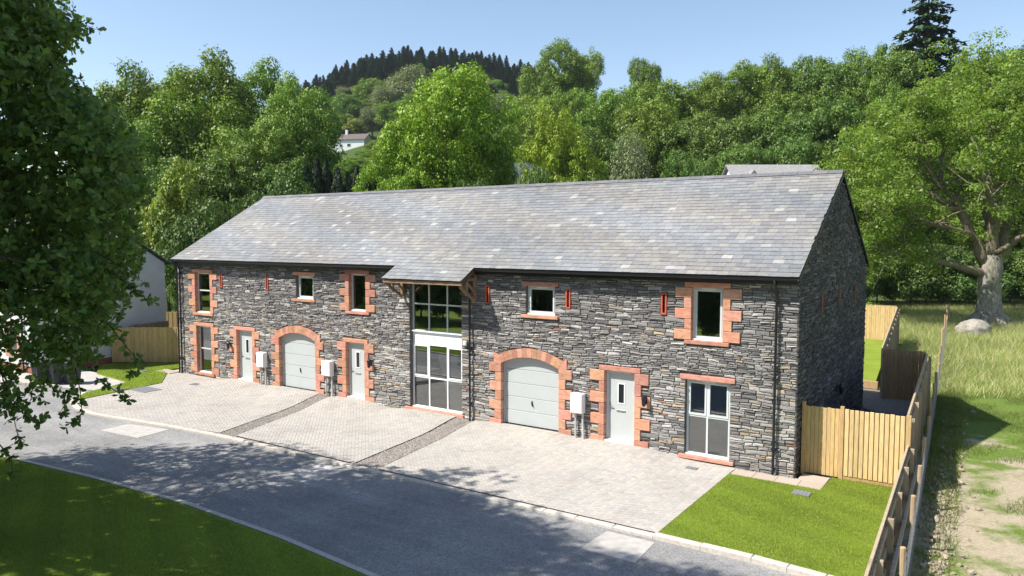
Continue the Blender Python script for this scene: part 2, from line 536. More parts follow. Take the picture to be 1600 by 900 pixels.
# ------------------------------------------------------------------ kerbs: one stone after another
def resample(pl, step):
    out = [np.array(pl[0], float)]
    for a, b in zip(pl[:-1], pl[1:]):
        a, b = np.array(a, float), np.array(b, float)
        L_ = np.linalg.norm(b - a)
        n = max(1, int(round(L_ / step)))
        for i in range(1, n + 1): out.append(a + (b - a) * i / n)
    return out
def kerb_line(name, pl, width, top, depth, label, step=0.9, tops=None):
    t = empty(name, (pl[0][0], pl[0][1], 0), label, 'kerb')
    t['kind'] = 'structure'
    pts = resample(pl, step)
    for i in range(len(pts) - 1):
        a, b = pts[i], pts[i + 1]
        d = (b - a) / np.linalg.norm(b - a)
        n_ = np.array([-d[1], d[0]])
        g_ = d * 0.004
        z = top if tops is None else tops(*(a + b) / 2)
        q = [a + g_, b - g_, b - g_ + n_ * width, a + g_ + n_ * width]
        mm = MB()
        bv = 0.012
        lo = [(p_[0], p_[1], -depth) for p_ in q]
        mid = [(p_[0], p_[1], z - bv) for p_ in q]
        c = sum(q) / 4
        hi = [(p_[0] + (c - p_)[0] * .03 + n_[0] * bv * (1 if k < 2 else -1), p_[1] + n_[1] * bv * (1 if k < 2 else -1), z) for k, p_ in enumerate(q)]
        mm.raw(lo + mid + hi, [(0, 1, 5, 4), (1, 2, 6, 5), (2, 3, 7, 6), (3, 0, 4, 7), (4, 5, 9, 8), (5, 6, 10, 9), (6, 7, 11, 10), (7, 4, 8, 11), (8, 9, 10, 11)])
        mm.build('kerb_stone', M['kerb'], t)
    return t
ktop = lambda x, y: 0.015 + 0.05 * float(sstep(26.4, 27.4, x)) + 0.02 * float(sstep(4, 2, x))
kerb_line('front_kerb', front, 0.19, 0.03, 0.14, 'pale concrete kerb along the front of the driveways', tops=ktop)
kerb_line('verge_kerb', lawn_edge[1:9], -0.11, 0.0, 0.12, 'thin pale concrete edging beside the shaded lawn')
kerb_line('forecourt_kerb', [(-6.0, -6.85), (-3.2, -5.5), (-1.2, -4.95)], 0.12, 0.06, 0.14, 'pale kerb in front of the white house')

# ------------------------------------------------------------------ pads in the road
def pad(quad, label):
    m = MB()
    z1 = -0.042
    m.poly([(a, b, z1) for a, b in quad])
    for i in range(4):
        a, b = quad[i], quad[(i + 1) % 4]
        m.poly([(a[0], a[1], z1), (a[0], a[1], -0.12), (b[0], b[1], -0.12), (b[0], b[1], z1)])
    return tag(m.build('crossover_slab', M['concrete']), label, 'slab', 'pale concrete slabs let into the road')
pad([(7.55, -7.65), (9.5, -7.5), (9.35, -6.3), (7.5, -6.68)], 'pale concrete slab in the sunlit road by the curved kerb')
pad([(16.3, -7.2), (17.62, -7.2), (17.55, -6.04), (16.28, -6.05)], 'pale concrete slab in the shaded road before the gravel strip')
pad([(25.47, -7.1), (26.7, -7.12), (26.62, -5.98), (25.5, -5.98)], 'pale concrete slab half in shade at the lawn corner')

# ------------------------------------------------------------------ driveways of herringbone pavers
def hump(x):
    v = 0.0
    for c, wd in ((4.9, 1.5), (8.3, 2.6), (11.65, 1.6), (15.6, 1.8), (19.6, 2.6), (22.9, 1.7)):
        v = max(v, float(math.exp(-((x - c) / wd) ** 4)))
    return v
def drive_z(x, y):
    return 0.15 * hump(x) * float(sstep(-2.4, -0.1, y)) if x < 26.2 else 0.0
def clip_poly(P, C):
    out = P
    n = len(C)
    for i in range(n):
        a, b = C[i], C[(i + 1) % n]
        ins = lambda q: (b[0] - a[0]) * (q[1] - a[1]) - (b[1] - a[1]) * (q[0] - a[0]) >= 0
        res = []
        for j in range(len(out)):
            p_, q_ = out[j], out[(j + 1) % len(out)]
            ip, iq = ins(p_), ins(q_)
            if ip: res.append(p_)
            if ip != iq:
                d1 = (b[0] - a[0]) * (p_[1] - a[1]) - (b[1] - a[1]) * (p_[0] - a[0])
                d2 = (b[0] - a[0]) * (q_[1] - a[1]) - (b[1] - a[1]) * (q_[0] - a[0])
                t_ = d1 / (d1 - d2)
                res.append((p_[0] + (q_[0] - p_[0]) * t_, p_[1] + (q_[1] - p_[1]) * t_))
        out = res
        if len(out) < 3: return []
    return out
def area(P):
    return 0.5 * abs(sum(P[i][0] * P[(i + 1) % len(P)][1] - P[(i + 1) % len(P)][0] * P[i][1] for i in range(len(P))))
PAVC = [(.415, .385, .345), (.425, .395, .355), (.40, .372, .338), (.395, .372, .345), (.432, .395, .35), (.372, .352, .33), (.415, .378, .332)]
def paver_mesh(P, c):
    m = MB()
    cx = sum(p_[0] for p_ in P) / len(P); cy = sum(p_[1] for p_ in P) / len(P)
    top, bot = [], []
    dz = random.uniform(-0.0015, 0.0015)
    for (x, y) in P:
        L_ = math.hypot(x - cx, y - cy) + 1e-6
        z = drive_z(x, y) + dz
        top.append((x + (cx - x) / L_ * 0.004, y + (cy - y) / L_ * 0.004, z))
        bot.append((x, y, z - 0.012))
    n = len(P)
    m.raw(top + bot, [tuple(range(n))] + [(i, n + i, n + (i + 1) % n, (i + 1) % n) for i in range(n)], c)
    return m
def driveway(poly, label, blotch):
    """poly convex, counter-clockwise"""
    t = MB()
    nx, ny = 40, 16
    x0, x1 = min(p_[0] for p_ in poly), max(p_[0] for p_ in poly)
    y0, y1 = min(p_[1] for p_ in poly), max(p_[1] for p_ in poly)
    for i in range(nx):
        for j in range(ny):
            a, b = x0 + (x1 - x0) * i / nx, x0 + (x1 - x0) * (i + 1) / nx
            c, d = y0 + (y1 - y0) * j / ny, y0 + (y1 - y0) * (j + 1) / ny
            q = clip_poly([(a, c), (b, c), (b, d), (a, d)], poly)
            if q: t.poly([(p_[0], p_[1], drive_z(*p_) - 0.008) for p_ in q])
    root = t.build('driveway', M['paver_bed'])
    tag(root, label, 'driveway', kind='structure')
    pieces = []
    W_, L_ = 0.105, 0.21
    ca, sa = math.cos(rad(45)), math.sin(rad(45))
    cx, cy = (x0 + x1) / 2, (y0 + y1) / 2
    R_ = int(max(x1 - x0, y1 - y0) * 0.75 / W_) + 2
    for i in range(-R_, R_):
        for j in range(-R_, R_):
            k = (i - j) % 4
            if k == 0: rc = (i * W_, j * W_, L_, W_)
            elif k == 2: rc = (i * W_, (j - 1) * W_, W_, L_)
            else: continue
            u0, v0, du, dv = rc
            g_ = 0.003
            q = [(u0 + g_, v0 + g_), (u0 + du - g_, v0 + g_), (u0 + du - g_, v0 + dv - g_), (u0 + g_, v0 + dv - g_)]
            q = [(cx + a * ca - b * sa, cy + a * sa + b * ca) for a, b in q]
            if min(a for a, b in q) > x1 or max(a for a, b in q) < x0 or min(b for a, b in q) > y1 or max(b for a, b in q) < y0: continue
            q = clip_poly(q, poly)
            if len(q) >= 3 and area(q) > 0.0015: pieces.append(q)
    def dist(q): return (q[0][0] - CAM[0]) ** 2 + (q[0][1] - CAM[1]) ** 2
    pieces.sort(key=dist)
    rest = MB()
    for i, q in enumerate(pieces):
        bl = 0.5 + 0.5 * math.sin(q[0][0] * 1.3 + blotch) * math.sin(q[0][1] * 1.7 + blotch * 2)
        c = np.array(random.choice(PAVC)) * random.uniform(0.965, 1.035) * (0.97 + 0.06 * bl)
        mm = paver_mesh(q, tuple(c))
        if i < 300: mm.build('paver', M['paver'], root)
        else:
            n0 = len(rest.v)
            rest.v += mm.v; rest.f += [tuple(n0 + k for k in f) for f in mm.f]; rest.c += mm.c
    r = rest.build('paver_field', M['paver'], root)
    r['kind'] = 'stuff'
    return root
D1 = [(2.45, -5.98), (3.8, -6.4), (5.3, -6.5), (7.0, -6.3), (9.0, -6.03), (11.2, -5.83), (11.32, -5.82), (9.62, -0.06), (9.62, 0.04), (0.2, 0.04), (-0.1, -0.5)]
def ccw(P):
    a = sum(P[i][0] * P[(i + 1) % len(P)][1] - P[(i + 1) % len(P)][0] * P[i][1] for i in range(len(P)))
    return P if a > 0 else P[::-1]
D1 = ccw([(2.4, -5.93), (3.8, -6.38), (5.3, -6.5), (7.0, -6.28), (11.28, -5.82), (9.65, 0.05), (0.1, 0.05), (-0.15, -0.5)])
D2 = ccw([(12.05, -5.76), (17.35, -5.74), (16.62, 0.05), (10.3, 0.05)])
D3 = ccw([(18.3, -5.74), (26.5, -5.64), (26.45, 0.05), (17.4, 0.05)])
driveway(D1, 'block paved driveway with a curved corner, beside the side lawn', 0.3)
driveway(D2, 'block paved driveway between the two gravel strips', 1.7)
driveway(D3, 'block paved driveway beside the small front lawn', 2.9)
def strip(name, a, b, wd, z0, z1, mat, label, cat, col=None):
    m = MB(); m.beam((a[0], a[1], (z0 + z1) / 2), (b[0], b[1], (z0 + z1) / 2), wd, z1 - z0, col=col)
    return tag(m.build(name, mat), label, cat)
strip('channel_drain', (18.35, -5.69), (26.45, -5.62), 0.10, -0.08, 0.008, M['black'], 'black channel drain along the kerb beside the front lawn driveway', 'drain')
strip('channel_drain', (12.1, -5.70), (17.3, -5.69), 0.07, -0.08, 0.008, M['black'], 'black channel drain along the kerb between the gravel strips', 'drain')

# gravel strips
def in_poly(x, y, P):
    c = np.zeros(len(x), bool)
    n = len(P)
    for i in range(n):
        (x1, y1), (x2, y2) = P[i], P[(i + 1) % n]
        if y1 == y2: continue
        k = ((y1 > y) != (y2 > y)) & (x < (x2 - x1) * (y - y1) / (y2 - y1) + x1)
        c ^= k
    return c
OCT = np.array([(1, 0, 0), (-.5, .87, 0), (-.5, -.87, 0), (0, 0, 1.0)])
def gravel(poly, n, label):
    m = MB()
    for j in range(14):
        f0, f1 = j / 14, (j + 1) / 14
        A_ = [np.array(q) for q in poly]
        q = [A_[0] + (A_[3] - A_[0]) * f0, A_[1] + (A_[2] - A_[1]) * f0, A_[1] + (A_[2] - A_[1]) * f1, A_[0] + (A_[3] - A_[0]) * f1]
        m.poly([(p_[0], p_[1], drive_z(p_[0], p_[1]) - .02) for p_ in q])
        if j == 0: m.poly([(q[0][0], q[0][1], -.02), (q[0][0], q[0][1], -.12), (q[1][0], q[1][1], -.12), (q[1][0], q[1][1], -.02)])
    root = tag(m.build('gravel_strip', M['gravel_bed']), label, 'gravel strip', kind='structure')
    xs = [p_[0] for p_ in poly]; ys = [p_[1] for p_ in poly]
    x = rng.uniform(min(xs), max(xs), n * 3); y = rng.uniform(min(ys), max(ys), n * 3)
    k = in_poly(x, y, poly)
    x, y = x[k][:n], y[k][:n]
    n = len(x)
    r = rng.uniform(0.014, 0.034, n)
    ang = rng.uniform(0, 6.28, n)
    ca, sa = np.cos(ang), np.sin(ang)
    V = np.zeros((n, 5, 3))
    gz = np.array([drive_z(a_, b_) for a_, b_ in zip(x, y)])
    base = np.array([(1, 0, 0), (0, .75, 0), (-1, .1, 0), (0.1, -.8, 0), (0, 0, .8)])
    for i, q in enumerate(base):
        jx = q[0] * rng.uniform(.7, 1.2, n); jy = q[1] * rng.uniform(.7, 1.2, n)
        V[:, i, 0] = x + r * (jx * ca - jy * sa)
        V[:, i, 1] = y + r * (jx * sa + jy * ca)
        V[:, i, 2] = gz - 0.018 + r * q[2] * rng.uniform(.5, 1.1, n)
    tri = np.array([(0, 1, 4), (1, 2, 4), (2, 3, 4), (3, 0, 4)])
    vs = V[:, tri, :].reshape(-1, 3)
    pal = np.array([(.36, .32, .28), (.26, .24, .225), (.42, .38, .34), (.20, .185, .17), (.33, .27, .22)])
    cols = np.repeat(pal[rng.integers(0, 5, n)] * rng.uniform(.8, 1.15, (n, 1)), 4, axis=0)
    o = np_mesh('gravel', vs, 3, cols, M['pebble'], root)
    o['kind'] = 'stuff'
gravel([(11.32, -5.8), (12.0, -5.76), (10.26, -0.02), (9.7, -0.02)], 8000, 'brown gravel strip running to the meter box beside the arched garage')
gravel([(17.4, -5.78), (18.25, -5.76), (17.36, -0.02), (16.68, -0.02)], 8000, 'brown gravel strip ending at the downpipe by the tall window')
gravel([(26.46, -0.19), (28.1, -0.19), (28.1, 0.0), (26.46, 0.0)], 900, 'thin gravel margin at the barn base by the front lawn')
gravel([(28.05, 0.7), (30.2, 0.7), (29.8, 8.0), (28.05, 10.2)], 6000, 'loose gravel along the shaded gable wall')

def cover(x, y, wx, wy, z, label, rot=0.0):
    m = MB(); m.box(x - wx / 2, x + wx / 2, y - wy / 2, y + wy / 2, z - 0.05, z, col=None)
    fr = m.build('inspection_cover', M['cover'])
    tag(fr, label, 'cover', 'inspection covers in the paving and lawn')
    for i in range(5):
        q = MB(); xx = x - wx / 2 + wx * (i + .5) / 5
        q.box(xx - wx * .06, xx + wx * .06, y - wy * .42, y + wy * .42, z, z + 0.006)
        q.build('rib', M['cover'], fr)
cover(28.5, -1.3, 0.42, 0.34, 0.06, 'grey inspection cover set in the small front lawn')
cover(25.45, -0.75, 0.32, 0.22, 0.012, 'small grey drain cover below the two-by-two pane window')
cover(15.6, -0.8, 0.32, 0.2, 0.10, 'small grey drain cover before the tall glazed window')
cover(3.4, -1.4, 0.55, 0.35, 0.03, 'small grey drain cover on the driveway near the left door')
cover(2.5, -3.2, 1.3, 0.8, 0.012, 'large recessed grey cover in the curved driveway')
cover(1.6, -3.9, 0.7, 0.4, 0.05, 'grey cover at the edge of the side lawn')
cover(-1.5, -0.9, 0.4, 0.3, 0.05, 'grey cover in the side lawn by the slab path')

# ------------------------------------------------------------------ THE BARN
L, D, ZE, ZR = 28.02, 10.1, 5.35, 8.43
OV = 0.30
TAN = (ZR - ZE) / (D / 2 + OV)
SL = math.hypot(D / 2 + OV, ZR - ZE)
CS, SN = (D / 2 + OV) / SL, (ZR - ZE) / SL
barn = empty('stone_barn', (L / 2, D / 2, 0), 'long slate-roofed stone barn house with red sandstone dressings', 'house')

# openings: kind, x0, x1, z0, z1
QUOINED = [('win', 1.42, 2.52, 2.93, 4.76), ('win', 1.44, 2.52, 0.17, 2.32), ('win', 11.39, 12.26, 3.55, 4.98), ('win', 25.1, 26.0, 3.47, 4.97),
           ('door', 4.38, 5.44, 0.17, 2.33), ('door', 11.18, 12.15, 0.19, 2.32), ('door', 22.37, 23.36, 0.18, 2.33),
           ('gar', 7.22, 9.41, 0.13, 2.47), ('gar', 18.53, 20.74, 0.14, 2.47)]
LINTELED = [('win', 8.33, 9.31, 3.88, 4.83), ('win', 19.5, 20.56, 3.88, 4.81), ('win', 24.95, 26.23, 0.15, 2.33)]
BIGWIN = ('win', 14.46, 16.82, 0.20, 4.75)
OPEN = [q[1:] for q in QUOINED + LINTELED] + [BIGWIN[1:]]
SLITS = [3.36, 6.5, 17.95, 21.07, 24.26]
EXC = []          # rectangles the rubble stones must leave free
YF = 0.03         # face of the wall core behind the rubble
sand = lambda: tuple(np.array((0.55, 0.275, 0.185)) * random.uniform(0.78, 1.12) * np.array((1, random.uniform(.92, 1.10), random.uniform(.90, 1.12))))

def wall_core():
    xs = sorted(set([0.0, L] + [q[0] - 0.008 for q in OPEN] + [q[1] + 0.008 for q in OPEN]))
    zs = sorted(set([-0.15, 5.25] + [q[2] - 0.008 for q in OPEN] + [q[3] + 0.008 for q in OPEN]))
    m = MB()
    inside = lambda x, z: any(q[0] - .008 < x < q[1] + .008 and q[2] - .008 < z < q[3] + .008 for q in OPEN)
    for i in range(len(xs) - 1):
        for j in range(len(zs) - 1):
            xm, zm = (xs[i] + xs[i + 1]) / 2, (zs[j] + zs[j + 1]) / 2
            if not inside(xm, zm):
                a, b, c, d = xs[i], xs[i + 1], zs[j], zs[j + 1]
                m.poly([(a, YF, c), (b, YF, c), (b, YF, d), (a, YF, d)])
                m.poly([(a, .42, c), (a, .42, d), (b, .42, d), (b, .42, c)])
    for (a, b, c, d) in OPEN:
        a, b, c, d = a - .008, b + .008, c - .008, d + .008
        m.poly([(a, YF, c), (a, YF, d), (a, .42, d), (a, .42, c)])
        m.poly([(b, YF, c), (b, .42, c), (b, .42, d), (b, YF, d)])
        m.poly([(a, YF, d), (b, YF, d), (b, .42, d), (a, .42, d)])
        m.poly([(a, YF, c), (a, .42, c), (b, .42, c), (b, YF, c)])
    # gables and back
    for xg, xi in ((L - 0.03, L - 0.42), (0.03, 0.42)):
        for x in (xg, xi):
            m.poly([(x, YF, -.15), (x, D, -.15), (x, D, 5.25), (x, D / 2, ZR - .18), (x, YF, 5.25)])
    m.poly([(0, D, -.15), (L, D, -.15), (L, D, 5.25), (0, D, 5.25)])
    m.poly([(0, D - .36, -.15), (L, D - .36, -.15), (L, D - .36, 5.25), (0, D - .36, 5.25)])
    return m.build('wall', M['mortar'], barn)
core = wall_core()
# rooms behind the glass
m = MB()
m.box(0.45, L - .45, 0.43, D - .4, -0.1, 0.1); m.box(0.45, L - .45, 0.43, D - .4, 2.62, 2.85)
m.build('interior_floor', M['interior_floor'], barn)
m = MB()
m.box(0.45, L - .45, 4.4, 4.5, 0.1, 2.62); m.box(0.45, L - .45, 4.4, 4.5, 2.85, 5.25)
for x in (3.6, 6.6, 10.2, 13.2, 17.9, 21.6, 24.1):
    m.box(x, x + .1, 0.43, 4.4, 0.1, 2.62); m.box(x, x + .1, 0.43, 4.4, 2.85, 5.25)
m.box(0.45, L - .45, 0.43, 4.4, 5.25, 5.3)
m.build('interior_wall', M['interior'], barn)

def block(x0, x1, z0, z1, proud=0.035, y1=0.2, excl=True):
    o = MB().cbox(x0 + .005, x1 - .005, -proud - random.uniform(0, .012), y1, z0 + .005, z1 - .005, 0.010, col=sand())
    if excl: EXC.append((x0 - .006, x1 + .006, z0 - .004, z1 + .004))
    return o

for kind, x0, x1, z0, z1 in QUOINED:
    sur = None
    nar, wid = (0.24, 0.52) if kind == 'win' else (0.22, 0.49)
    if kind == 'gar': nar, wid = 0.27, 0.5
    ztop = z1 if kind != 'gar' else 2.2
    if kind == 'win': n = max(5, int(round((ztop - z0) / 0.31)))
    else: n = 7
    zb = z0 if kind == 'win' else -0.03
    step = (ztop - zb) / n
    for side in (-1, 1):
        for i in range(n):
            wd_ = (wid if (n - 1 - i) % 2 == 0 else nar) + random.uniform(-.03, .03)
            a, b = (x0 - wd_, x0) if side < 0 else (x1, x1 + wd_)
            zz0, zz1 = zb + i * step, zb + (i + 1) * step
            block(a, b, zz0, zz1).build('quoin_block', M['sandstone'], core)
    if kind == 'gar':
        half = (x1 - x0) / 2; sag = 0.27; xm = (x0 + x1) / 2
        R_ = half * half / (2 * sag) + sag / 2; zc = 2.47 - R_
        th = math.asin(half / R_); T = 0.29
        nv = 13
        for i in range(nv):
            a0, a1 = -th + 2 * th * i / nv + .0012, -th + 2 * th * (i + 1) / nv - .0012
            mm = MB(); P = []
            for (aa, rr) in ((a0, R_), (a1, R_), (a1, R_ + T), (a0, R_ + T)):
                P.append((xm + rr * math.sin(aa), zc + rr * math.cos(aa)))
            pr = -0.04 - random.uniform(0, .005)
            mm.raw([(a, pr, b) for a, b in P] + [(a, 0.2, b) for a, b in P], [(0, 1, 2, 3), (0, 4, 5, 1), (1, 5, 6, 2), (2, 6, 7, 3), (3, 7, 4, 0)], sand())
            mm.build('voussoir', M['sandstone'], core)
            xa, xb = min(P[0][0], P[3][0]), max(P[1][0], P[2][0])
            EXC.append((xa - .01, xb + .01, 2.15, max(P[2][1], P[3][1]) + .005))
        for sg in (-1, 1):
            ins = (xm + sg * (R_) * math.sin(th), 2.2)
            outp = (xm + sg * (R_ + T) * math.sin(th), zc + (R_ + T) * math.cos(th))
            e = (xm + sg * (half + 0.30))
            P = [ins, outp, (e, 2.53), (e, 2.203)]
            if sg < 0: P = P[::-1]
            mm = MB()
            mm.raw([(a, -.036, b) for a, b in P] + [(a, 0.2, b) for a, b in P], [(3, 2, 1, 0), (0, 1, 5, 4), (1, 2, 6, 5), (2, 3, 7, 6), (3, 0, 4, 7)], sand())
            mm.build('skewback_block', M['sandstone'], core)
            EXC.append((min(e, outp[0]) - .005, max(e, outp[0]) + .005, 2.18, 2.535))
    else:
        lo, hi = x0 - nar + 0.02, x1 + nar - .02
        mid = (lo + hi) / 2 + random.uniform(-.1, .1)
        block(lo, hi, z1, z1 + 0.16).build('lintel_block', M['sandstone'], core)
        if kind == 'win': block(lo + .02, hi - .02, z0 - 0.12, z0, 0.05).build('sill_block', M['sandstone'], core)
for kind, x0, x1, z0, z1 in LINTELED:
    block(x0 - .17, x1 + .16, z1, z1 + .15).build('lintel_block', M['sandstone'], core)
    block(x0 - .18, x1 + .16, z0 - .115, z0, 0.06).build('sill_block', M['sandstone'], core)
_, x0, x1, z0, z1 = BIGWIN
block(x0 - .26, x1 + .13, z0 - .12, z0, 0.07).build('sill_block', M['sandstone'], core)
EXC += [(q[0] - .01, q[1] + .01, q[2] - .01, q[3] + .01) for q in OPEN]
for xc in SLITS:
    m = MB()
    a, b, c, d = xc - .085, xc + .085, 4.15, 4.77
    e = 0.045
    for (p0, p1, q0, q1) in ((a, a + e, c, d), (b - e, b, c, d), (a + e, b - e, c, c + e), (a + e, b - e, d - e, d)):
        m.box(p0, p1, -.035, 0.055, q0, q1, col=(0.50, 0.12, 0.07))
    o = m.build('vent_slit', M['sandstone'], core)
    MB().box(a + e, b - e, 0.03, 0.05, c + e, d - e, col=(0.22, 0.05, 0.035)).build('slit_back', M['sandstone'], o)
    EXC.append((a - .01, b + .01, c - .01, d + .01))
for yc in (2.65, 5.12, 7.84):
    MB().box(L - .05, L + .03, yc - .09, yc + .09, 4.2, 4.75, col=(0.20, 0.08, 0.055)).build('vent_slit', M['sandstone'], core)

# rubble: wandering courses of slate stone
def stone_colour(u, v, gable=False):
    k = rng.random()
    low = float(sstep(3.4, 1.0, v)) * (0.55 + 0.45 * math.sin(u * 0.55 + 1.0) ** 2)
    top = float(sstep(3.0, 4.3, v))
    blotch = 0.5 + 0.5 * math.sin(u * 0.9 + 2 * math.sin(v * 1.3)) * math.sin(v * 1.9 + u * .31)
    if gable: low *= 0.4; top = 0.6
    if k < 0.34 + 0.3 * top - 0.24 * low: c = (0.168, 0.160, 0.158)
    elif k < 0.80 + 0.1 * top - 0.30 * low: c = (0.278, 0.263, 0.248)
    elif k < 0.93 - 0.13 * low + .05 * top: c = (0.40, 0.38, 0.355)
    elif rng.random() < 0.45 + .1 * low: c = (0.38, 0.305, 0.215)
    elif rng.random() < 0.12: c = (0.27, 0.15, 0.11)
    else: c = (0.46, 0.44, 0.41)
    f = rng.uniform(0.75, 1.25) * (0.86 + 0.24 * blotch) * (0.36 if gable else 1.0)  # gable stones darkened: the shade on that end is put into their colour
    return tuple(np.array(c) * f)
def rubble(u0, u1, roofline, exc, mapf, gable=False):
    out = []
    v = -0.06
    vmax = max(roofline(u0), roofline((u0 + u1) / 2), roofline(u1))
    ph = rng.uniform(0, 6, 6)
    wander = lambda u, vv: 0.022 * math.sin(u * 0.9 + ph[0] + vv * 2) + 0.016 * math.sin(u * 2.3 + ph[1] - vv * 3) + 0.010 * math.sin(u * 5.1 + ph[2] + vv * 7)
    while v < vmax:
        h = float(rng.choice([0.042, 0.056, 0.07, 0.085, 0.10, 0.125], p=[.14, .22, .24, .2, .13, .07]))
        bl = sorted((max(a, u0), min(b, u1)) for a, b, c, d in exc if min(d, v + h) - max(c, v) > 0.30 * h and b > u0 and a < u1)
        free, cur = [], u0
        for a, b in bl:
            if a > cur: free.append((cur, a))
            cur = max(cur, b)
        if cur < u1: free.append((cur, u1))
        for (a, b) in free:
            x = a
            while x < b - 0.02:
                ln = float(rng.uniform(0.10, 0.30) + h * rng.uniform(0.3, 2.7))
                if b - (x + ln) < 0.13: ln = b - x
                if v + h <= roofline(x + ln / 2) + 0.02:
                    if h > 0.09 and rng.random() < 0.3:
                        k = rng.uniform(.4, .6)
                        out.append((x, x + ln, v, v + h * k)); 
                        if rng.random() < .5: out.append((x, x + ln, v + h * k, v + h))
                        else:
                            kk = rng.uniform(.35, .65); out.append((x, x + ln * kk, v + h * k, v + h)); out.append((x + ln * kk, x + ln, v + h * k, v + h))
                    else: out.append((x, x + ln, v, v + h))
                x += ln
        v += h
    res = []
    for (a, b, c, d) in out:
        g_ = 0.002 + rng.uniform(0, .004)
        jx, jz = min(.022, (b - a) * .10), min(.016, (d - c) * .17)
        J = lambda: rng.uniform(-1, .35)
        wa, wb, wm = wander(a, c), wander(b, c), wander((a + b) / 2, c)
        edge_l, edge_r = a <= u0 + .001, b >= u1 - .001
        P = [(a + g_ - J() * jx * 0.5, c + wa + g_ - J() * jz), ((a + b) / 2 + rng.uniform(-.2, .2) * (b - a), c + wm + g_ - J() * jz * .7), (b - g_ + J() * jx * .5, c + wb + g_ - J() * jz),
             (b - g_ + J() * jx * .5, d + wb - g_ + J() * jz), ((a + b) / 2 + rng.uniform(-.2, .2) * (b - a), d + wm - g_ + J() * jz * .7), (a + g_ - J() * jx * .5, d + wa - g_ + J() * jz)]
        dep = rng.uniform(-0.012, 0.026)
        col = stone_colour((a + b) / 2, (c + d) / 2, gable)
        cx, cz = (a + b) / 2, (c + d) / 2 + wm
        ins = 0.006
        vs = [mapf(p_[0], -0.034, p_[1]) for p_ in P]
        fr = []
        for p_ in P:
            L_ = math.hypot(p_[0] - cx, p_[1] - cz) + 1e-6
            fr.append(mapf(p_[0] + (cx - p_[0]) / L_ * ins, dep + rng.uniform(-.011, .006), p_[1] + (cz - p_[1]) / L_ * ins * .8))
        vs += fr
        vs.append(mapf(cx + rng.uniform(-.25, .25) * (b - a), dep + rng.uniform(0, .014), cz + rng.uniform(-.2, .2) * (d - c)))
        n = 6
        fs = [(i, (i + 1) % n, n + (i + 1) % n, n + i) for i in range(n)] + [(n + i, n + (i + 1) % n, 2 * n) for i in range(n)]
        res.append((vs, fs, col))
    return res
stones = rubble(-0.01, L + 0.01, lambda u: 5.22, EXC, lambda u, d_, v: (u, -d_, v))
gexc = [(y - .1, y + .1, 4.19, 4.76) for y in (2.65, 5.12, 7.84)]
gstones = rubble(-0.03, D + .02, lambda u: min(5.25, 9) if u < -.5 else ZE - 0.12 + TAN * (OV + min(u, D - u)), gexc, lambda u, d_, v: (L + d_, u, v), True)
def dcam(s): 
    q = np.array(s[0][-1]) - CAM
    return q @ q
def split_build(items, n, name, restname, mat, parent):
    items = sorted(items, key=dcam)
    for vs, fs, col in items[:n]:
        MB().raw(vs, fs, col).build(name, mat, parent)
    r = MB()
    for vs, fs, col in items[n:]: r.raw(vs, fs, col)
    o = r.build(restname, mat, parent)
    o['kind'] = 'stuff'
    return o
split_build(stones, 300, 'stone', 'stone_facing', M['stone'], core)
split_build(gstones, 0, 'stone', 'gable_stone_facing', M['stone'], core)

# windows ----------------------------------------------------------------
def window(x0, x1, z0, z1, colsx, rowsz, mat, yb=0.115, fw=0.065, mw=0.055, vent=True, sill=True, sash=None):
    m = MB()
    y0, y1 = yb, yb + 0.06
    m.box(x0, x0 + fw, y0, y1, z0, z1); m.box(x1 - fw, x1, y0, y1, z0, z1)
    m.box(x0 + fw, x1 - fw, y0, y1, z0, z0 + fw); m.box(x0 + fw, x1 - fw, y0, y1, z1 - fw, z1)
    cx = [x0 + fw] + list(colsx) + [x1 - fw]
    cz = [z0 + fw] + list(rowsz) + [z1 - fw]
    for c in colsx: m.box(c - mw / 2, c + mw / 2, y0 + .003, y1 - .003, z0 + fw, z1 - fw)
    for r in rowsz:
        for i in range(len(cx) - 1):
            a = cx[i] + (mw / 2 if i else 0); b = cx[i + 1] - (mw / 2 if i < len(cx) - 2 else 0)
            m.box(a, b, y0 + .006, y1 - .006, r - mw / 2, r + mw / 2)
    o = m.build('window', mat, barn)
    for i in range(len(cx) - 1):
        for j in range(len(cz) - 1):
            a = cx[i] + (mw / 2 if i else 0); b = cx[i + 1] - (mw / 2 if i < len(cx) - 2 else 0)
            c = cz[j] + (mw / 2 if j else 0); d = cz[j + 1] - (mw / 2 if j < len(cz) - 2 else 0)
            if sash and (i, j) in sash:
                e = 0.05
                q = MB()
                q.box(a, a + e, y0 - .012, y1 - .015, c, d); q.box(b - e, b, y0 - .012, y1 - .015, c, d)
                q.box(a + e, b - e, y0 - .012, y1 - .015, c, c + e); q.box(a + e, b - e, y0 - .012, y1 - .015, d - e, d)
                q.build('sash', mat, o)
                a, b, c, d = a + e, b - e, c + e, d - e
            q = MB(); q.box(a, b, y0 + .025, y0 + .033, c, d)
            q.build('pane', M['glass'], o)
    if sill: MB().box(x0 - .0, x1 + .0, y0 - .075, y0 + .02, z0 - .0, z0 + .045).build('sill', M['white'], o)
    if vent:
        xm = (x0 + x1) / 2
        MB().box(xm - .2, xm + .2, y0 - .028, y0 - .001, z1 - .055, z1 - .02).build('trickle_vent', M['white'], o)
    return o
window(1.42, 2.52, 2.93, 4.76, [], [3.95], M['frame'])
window(1.44, 2.52, 0.17, 2.32, [], [1.28], M['frame'])
window(11.39, 12.26, 3.55, 4.98, [], [], M['frame'])
window(25.1, 26.0, 3.47, 4.97, [], [], M['frame'], sash=[(0, 0)])
window(8.33, 9.31, 3.88, 4.83, [], [], M['frame'], sash=[(0, 0)])
